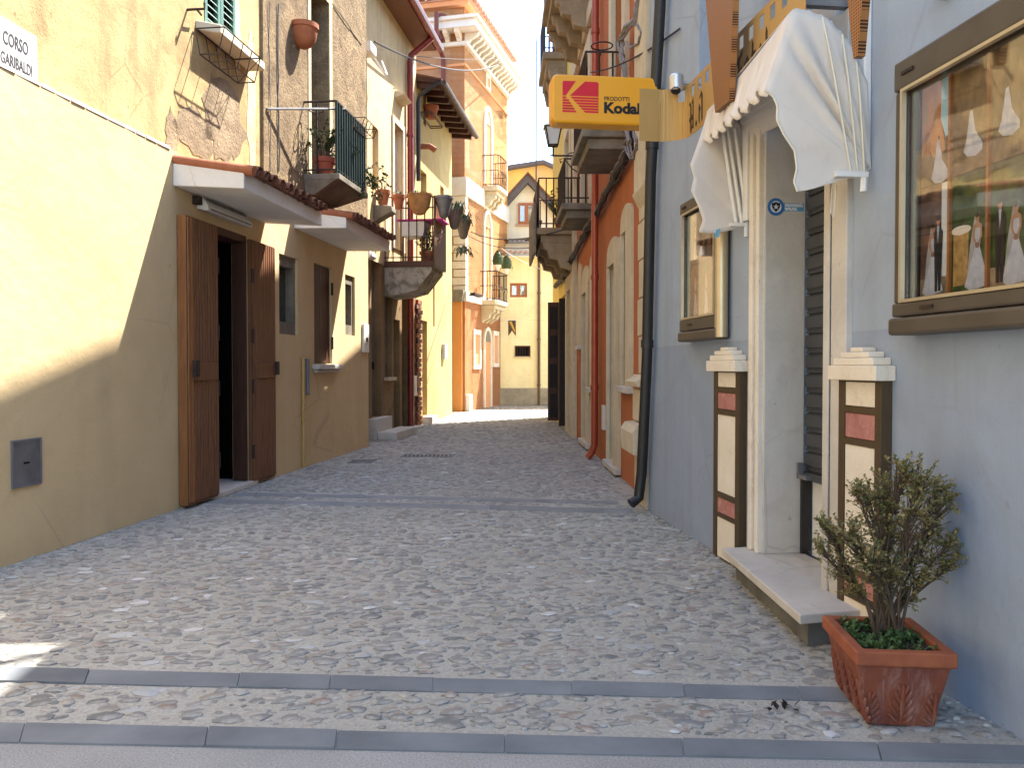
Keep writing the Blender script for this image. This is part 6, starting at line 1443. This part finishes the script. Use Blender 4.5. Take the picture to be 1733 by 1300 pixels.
# lanterns on brackets
def lantern(lab, x, n_, z, h, arm_n):
    t_ = thing('street_lantern', lab, 'street lamp', WO, (x, 0, z - .2), 'wrought iron lanterns')
    w1, w2 = h*.26, h*.44
    def fr(zz, w_): return [(x-w_, n_-w_), (x+w_, n_-w_), (x+w_, n_+w_), (x-w_, n_+w_)]
    b, tp = fr(z, w1*.7), fr(z + h*.72, w2*.72)
    part('glass', MB().hexa([(p[0],p[1],z+.01) for p in b] + [(p[0],p[1],z+h*.72) for p in tp]), lamp_glass, t_)
    m_ = MB()
    for p, q in zip(b, tp): m_.bar((p[0],p[1],z),(q[0],q[1],z+h*.72), .011)
    for P_, zz in ((b, z), (tp, z + h*.72)):
        for i in range(4): m_.bar((*P_[i], zz), (*P_[(i+1)%4], zz), .012)
    part('cage', m_, iron, t_)
    part('hood', MB().hexa([(p[0],p[1],z+h*.73) for p in fr(0, w2*.9)] + [(p[0],p[1],z+h*.95) for p in fr(0, w1*.4)]), lamp_glass, t_); part('finial', MB().lathe([(.03,0),(.02,.04),(.03,.06),(.0,.1)], (x, n_, z+h*.95), 8), iron, t_)
    m_ = MB().tube([(x, n_, z-.01), (x, n_, z-.16)], .016, 6).tube([(x, 0, z-.16), (x, arm_n, z-.16)], .014, 6)
    m_.tube([(x, .04, z-.42), (x, n_*.3, z-.36), (x, n_*.6, z-.2), (x, n_*.75, z-.22), (x, n_*.72, z-.28), (x, n_*.66, z-.25)], .010, 5); part('bracket', m_, iron, t_)
xl = 4.9; nl = WO.hitx(936, 245, xl)[0]; zl_ = WO.hitx(936, 246, xl)[1]; hl = WO.hitx(936, 204, xl)[1] - zl_
lantern('wrought iron wall lantern hanging just under the yellow box sign', xl, nl, zl_, hl, nl + .05)
xl = 8.9; nl = WO.hitx(908, 392, xl)[0]; zl_ = WO.hitx(908, 393, xl)[1]; hl = WO.hitx(908, 368, xl)[1] - zl_
lantern('farther wall lantern partly hidden by the carved stone balcony', xl, nl, zl_, hl, nl + .25)

# ---------------------------------------------------------------- wires and cables
rr = random.Random(5)
def wpath(pts, jit=.012, n=6):
    out = []
    for a, b in zip(pts[:-1], pts[1:]):
        a, b = Vector(a), Vector(b)
        for i in range(n): out.append(a.lerp(b, i/n) + Vector((rr.uniform(-jit,jit),)*3 if 0 else (rr.uniform(-jit,jit), rr.uniform(-jit,jit), rr.uniform(-jit,jit))))
    out.append(Vector(pts[-1])); return out
bun = [(*WO.hit(px, py, .07)[:1], .07, WO.hit(px, py, .07)[1]) for px, py in ((1073,225),(1060,262),(1040,300),(1012,355),(990,392),(975,425))]
bun += [(7.5,.07,bun[-1][2]-.15),(9.5,.07,bun[-1][2]-.1)]
cb = thing('cable_bundle', 'thick bundle of dark cables slung along the brick orange house', 'cables', WO, (0, .07, 3.2))
part('bundle', MB().tube(wpath(bun, .012, 7), .038, 8), cable_d, cb)
for k in range(4): part('cable', MB().tube(wpath([(p[0], p[1] + .035*math.cos(k*1.6), p[2] + .045*math.sin(k*1.6)) for p in bun], .025, 6), .010, 5), (cable_m, cable_d)[k % 2], cb)
loop = thing('cable_loops', 'tangled grey cables climbing beside the stone pilaster above the yellow sign', 'cables', WO, (-.4, .1, 4))
def on(px, py, n_=.12): x, z = WO.hit(px, py, n_); return (x, n_, z)
for k in range(4):
    part('cable', MB().tube(wpath([on(1078+k,0-k*4), on(1076,30+3*k), on(1060+2*k,45), on(1047+2*k,68), on(1052+k,95), on(1058+k,140), on(1058+k*2,215), on(1066,240)], .012, 4), (.022,.014,.012,.010)[k], 6), cable_m, loop)
for k in range(3):
    part('cable', MB().tube(wpath([on(1062,215), on(1056+k*5,245), on(1066+k*3,268), on(1078,250-k*7), on(1072,222)], .01, 4), .010, 5), cable_m, loop)
part('cable', MB().tube(wpath([on(1078,40), on(1084,55), on(1080,72), on(1068,80), on(1060,70)], .006, 4), .010, 5), cable_m, loop)
def catenary(a, b, sag, n=24): return [Vector(a).lerp(Vector(b), i/n) - Vector((0,0,sag*4*(i/n)*(1-i/n))) for i in range(n+1)]
def cable(lab, a, b, sag, r_, mt=cable_d):
    o_ = solo('overhead_cable', lab, 'cable', MB().tube(catenary(a, b, sag), r_, 5), mt, W0, tuple(a)); return o_
wx = lambda W, px, py, n_: W.world((W.hit(px, py, n_)[0], n_, W.hit(px, py, n_)[1]))
cable('overhead cable sagging from the cream house to the palace cornice', wx(W2, 634, 70, .15), wx(W4, 854, 104, .3), .35, .016)
cable('thin overhead cable just above the sagging one by the palace cornice', wx(W2, 700, 94, .3), wx(W4, 850, 98, .3), .05, .007)
cable('knotted cable rising from the orange house to the black downpipe', wx(WO, 1000, 122, .3), wx(WR, 1150, 48, .02), .06, .008)
cable('upper cable of the pair strung from the palace to the carved balcony', wx(W4, 797, 392, .05), wx(WO, 952, 389, .3), .18, .014)
cable('lower cable of the pair strung from the palace to the carved balcony', wx(W4, 792, 398, .05), wx(WO, 955, 405, .1), .25, .010)
cable('pale cable drooping across the lemon facade', W5.world((W5.hit(848, 420)[0], .1, W5.hit(848, 420)[1])), wx(WO, 952, 466, .1), .1, .009, plastic_w)
cx_ = WL.hit(455, 100, -.05)[0]
cw = thing('wall_cables', 'thin grey cables running up the rubble wall of the ochre house', 'cables', WL, (cx_, -.05, 3.1))
for px0_, px1_, r_ in ((470,472,.009), (455,458,.005), (562,612,.006)):
    a, b = WL.hit(px0_, 5, -.05), WL.hit(px1_, 290 if px0_ < 500 else 75, -.05); part('cable', MB().tube(wpath([(a[0],-.05,a[1]),(b[0],-.05,b[1])], .008, 9), r_, 5), cable_m, cw)
x0_, z0_ = W2.hit(620, 95, .05); part('cable', MB().tube([tuple(WL.local(W2.world((x0_,.05,z0_-i*.25))))[:2] + (z0_-i*.25,) for i in range(13)], .012, 5), cable_m, cw)

# ---------------------------------------------------------------- planter and shrub
fL = ground_pt(1464, 1227, 0); fR = ground_pt(1582, 1228, 0)
zR = .268
rfl = ground_pt(1449, 1103, zR); rfr = ground_pt(1617, 1104, zR); rbl = ground_pt(1391, 1041, zR)
dirv = Vector((rbl.x - rfl.x, rbl.y - rfl.y, 0)); Lp = dirv.length; dirv.normalize(); WPl = Frame((rfl.x, rfl.y), math.atan2(dirv.y, dirv.x))   # x along its length, y to the street
Wd = -WPl.local(rfr).y; Wd = max(.26, Wd)
pt = thing('planter', 'rectangular terracotta planter with acanthus relief standing on the cobbles by the shop', 'planter', WPl, (Lp/2, -Wd/2, 0))
i0 = .028
def trough(x0, x1, y0, y1, tx, ty, z0, z1): return [(x0+tx,y0+ty,z0),(x1-tx,y0+ty,z0),(x1-tx,y1-ty,z0),(x0+tx,y1-ty,z0),(x0,y0,z1),(x1,y0,z1),(x1,y1,z1),(x0,y1,z1)]
zb = .004; zl = zR - .045
X0, X1, Y0, Y1 = .014, Lp - .014, -Wd + .014, -.014
TX, TY = .042, .045
m_ = MB(); o8 = trough(X0, X1, Y0, Y1, TX, TY, zb, zl); i8 = trough(X0 + .02, X1 - .02, Y0 + .02, Y1 - .02, TX, TY, zb + .03, zR - .002)
m_.add(o8, [(0,3,2,1),(0,1,5,4),(1,2,6,5),(2,3,7,6),(3,0,4,7)]); m_.add(i8, [(0,1,2,3),(0,4,5,1),(1,5,6,2),(2,6,7,3),(3,7,4,0)])
t = NT('limewashed_terracotta'); v = t.coords(); vz = t.coords((3, 3, .5))
c = t.ramp(t.noise(v, 6, 5), [(.3,(.21,.062,.03)), (.7,(.14,.038,.024))])
c = t.mix(t.math('MULTIPLY', t.ramp(t.noise(vz, 9, 8, .72, .5), [(.50,0.0),(.72,1.0)]), .5), c, (.40,.27,.24))
c = t.mix(t.math('MULTIPLY', t.ramp(t.noise(v, 5, 6, .6), [(.45,0.0),(.68,1.0)]), .6), c, (.15,.042,.036)); t.col(c); t.bump(t.noise(v, 60, 5), .4, .004); limeterra = t.fin(.75, 0, .3)
terra_rim = simple('worn_terracotta_rim', (.33,.10,.042), (.20,.058,.03), 12, .75, 0, .4, 60)
part('body', m_, limeterra, pt, bevel=.004)
rim = MB()
ro = [(0,-Wd),(Lp,-Wd),(Lp,0),(0,0)]; ri = [(.036,-Wd+.036),(Lp-.036,-Wd+.036),(Lp-.036,-.036),(.036,-.036)]
vv = [(*p, zl - .002) for p in ro] + [(*p, zR) for p in ro] + [(*p, zR) for p in ri] + [(*p, zl - .02) for p in ri]
fs = []
for i in range(4):
    j = (i+1) % 4; fs += [(i, j, 4+j, 4+i), (4+i, 4+j, 8+j, 8+i), (8+i, 8+j, 12+j, 12+i), (i, 12+i, 12+j, j)]
rim.add(vv, fs); part('rim', rim, terra_rim, pt, bevel=.006)
def face_pt(face, u, v_, off):       # u across the face (-1..1), v height 0..1
    k = v_ ; z = lerp(zb, zl, v_)
    if face == 'front': return (X0 + TX*(1-v_) - off, lerp(Y0, Y1, .5 + u*.5*(1)) + 0*k, z)
    return (lerp(X0, X1, .5 + u*.5), Y1 - TY*(1-v_) + off, z)
def frond(mb, face, u0, v0, side_, Lh, w_, spread):
    pts, rad = [], []
    asp = (Y1 - Y0) if face == 'front' else (X1 - X0)
    for i in range(7):
        q = i/6; u = u0 + side_*spread*(q**.7)*2/asp - side_*max(0,q-.75)*.02/asp; v2 = v0 + Lh*(q if q < .8 else .8 - (q-.8)*.7*abs(side_))
        pts.append(face_pt(face, u, v2, .001)); rad.append(w_*(.35 + 1.0*math.sin(math.pi*min(1,q*.9+.08))))
    mb.tube(pts, rad, 6)
rel = MB()
for face, cs in (('front', (-.72, 0, .72)), ('side', (-.78, -.26, .26, .78))):
    for c_ in cs:
        lim = 1 if abs(c_) < .5 or face == 'side' else .8
        frond(rel, face, c_, .03, 0, .82*lim, .0068, 0)
        for sd2 in (-1, 1):
            for v0, Lh, sp in ((.04,.20,.046),(.13,.26,.044),(.24,.28,.038),(.36,.28,.030),(.50,.24,.020)): 
                if abs(c_) < .5 or face == 'side' or sd2 * c_ < 0: frond(rel, face, c_, v0*lim, sd2, Lh*lim, .0056, sp)
part('acanthus_relief', rel, limeterra, pt, kind='stuff')
part('soil', MB().box(.04, Lp-.04, -Wd+.04, -.04, zl-.02, zR-.022), soil, pt)
P0 = WPl.local(ground_pt(1512, 1062, zR)); cx, cy = Lp*.62, -Wd*.58
gc = MB(); rr = random.Random(3)
for i in range(900):
    x, y_ = rr.uniform(.045, Lp-.045), rr.uniform(-Wd+.045, -.045)
    if math.sin(x*31+1)*math.cos(y_*27) < -.25: continue
    p = Vector((x, y_, zR - .024)); gc.leaf(p + Vector((0,0,rr.uniform(.0,.025))), Vector((rr.uniform(-1,1), rr.uniform(-1,1), rr.uniform(.1,.9))), Vector((0,0,1)), rr.uniform(.014,.026), rr.uniform(.010,.018))
solo('ground_cover', 'small green weeds carpeting the soil of the terracotta planter', 'weeds', gc, leaf_g, WPl, (Lp/2, -Wd/2, zR - .024), kind='stuff')
D0 = WPl.world((cx, cy, 0)).y
sb = thing('potted_shrub', 'browned small leaved box shrub growing in the terracotta planter', 'shrub', WPl, (cx, cy, zR - .022))
base = Vector((cx, cy, zR - .03)); stems = MB(); fol = MB(); rr = random.Random(11)
# crown lobes given by where they stand round the trunk: (sideways towards the wall, height above rim, depth)
lobes = []
for px, py, r_, dd in ((1525,798,.05,.0),(1500,835,.07,.05),(1560,815,.06,-.05),(1590,832,.045,.02),(1603,848,.03,-.02),(1605,925,.045,.0),(1575,900,.06,.06),(1540,870,.08,-.06),(1470,850,.06,.03),(1452,835,.035,.0),(1440,905,.06,-.05),(1410,915,.04,.02),(1393,890,.022,.0),(1388,930,.02,.0),(1500,905,.085,.04),(1545,940,.075,.05),(1470,950,.07,-.06),(1425,965,.05,.04),(1598,965,.04,.0),(1560,985,.05,-.03),(1505,980,.07,.0),(1450,1000,.04,.0),(1530,1015,.04,.03)):
    r = ray(px, py); t2 = (D0 + dd) / r.y; lobes.append((WPl.local(Vector((0,0,CAMH)) + r*t2), r_))
trunks = [Vector((cx + dx, cy + dy, base.z)) for dx, dy in ((0,0),(.025,.015),(-.02,-.03),(.0,.04))]
def sprig(p, d, n_):
    d = d.normalized()
    for i in range(n_):
        q = p + d * (.055 * i / n_) ; a = Vector((rr.uniform(-1,1), rr.uniform(-1,1), rr.uniform(-.5,1))); fol.leaf(q, (d*.6 + a), Vector((rr.uniform(-.3,.3), rr.uniform(-.3,.3), 1)), rr.uniform(.011,.021), rr.uniform(.008,.014))
for c_, r_ in lobes:
    tr_ = trunks[rr.randrange(4)]; h_ = c_.z - base.z; fork = tr_.lerp(c_, .42) + Vector((0,0,h_*.10)); 
    main = [tr_, tr_.lerp(fork, .5) + Vector((rr.uniform(-.01,.01), rr.uniform(-.01,.01), h_*.06)), fork, fork.lerp(c_, .6) + Vector((rr.uniform(-.015,.015), rr.uniform(-.015,.015), .01)), c_]
    stems.tube(main, [.006, .0046, .0035, .0026, .0018], 6)
    k = int(16 * (r_/.05) ** 1.3) + 8
    for i in range(k):
        d = Vector((rr.gauss(0,1), rr.gauss(0,1), rr.gauss(.25,1))).normalized(); rad = r_ * rr.uniform(.35, 1.25); tip = c_ + d * rad
        st0 = fork.lerp(c_, rr.uniform(.35, 1)); stems.tube([st0, st0.lerp(tip, .6) + Vector((0,0,.006)), tip], [.0026, .0016, .001], 4)
        sprig(tip - d*.03, d + Vector((0,0,.3)), rr.randint(9, 15))
        if i % 3 == 0: sprig(st0.lerp(tip, .5), Vector((rr.uniform(-1,1), rr.uniform(-1,1), .5)), 6)
part('branches', stems, bark, sb); part('foliage', fol, leaf_box, sb, kind='stuff')
# litter
lp_ = ground_pt(1322, 1198, .012); lv = MB(); rr = random.Random(2)
for i in range(9): lv.leaf(Vector((lp_.x + rr.uniform(-.05,.05), lp_.y + rr.uniform(-.02,.02), .008)), Vector((rr.uniform(-1,1), rr.uniform(-.5,.5), rr.uniform(0,.5))), Vector((0,0,1)), .034, .02)
solo('dead_leaf', 'crumpled dark dead leaf on the cobbles between the slate bands', 'leaf', lv, wood_blk, W0, (lp_.x, lp_.y, 0))
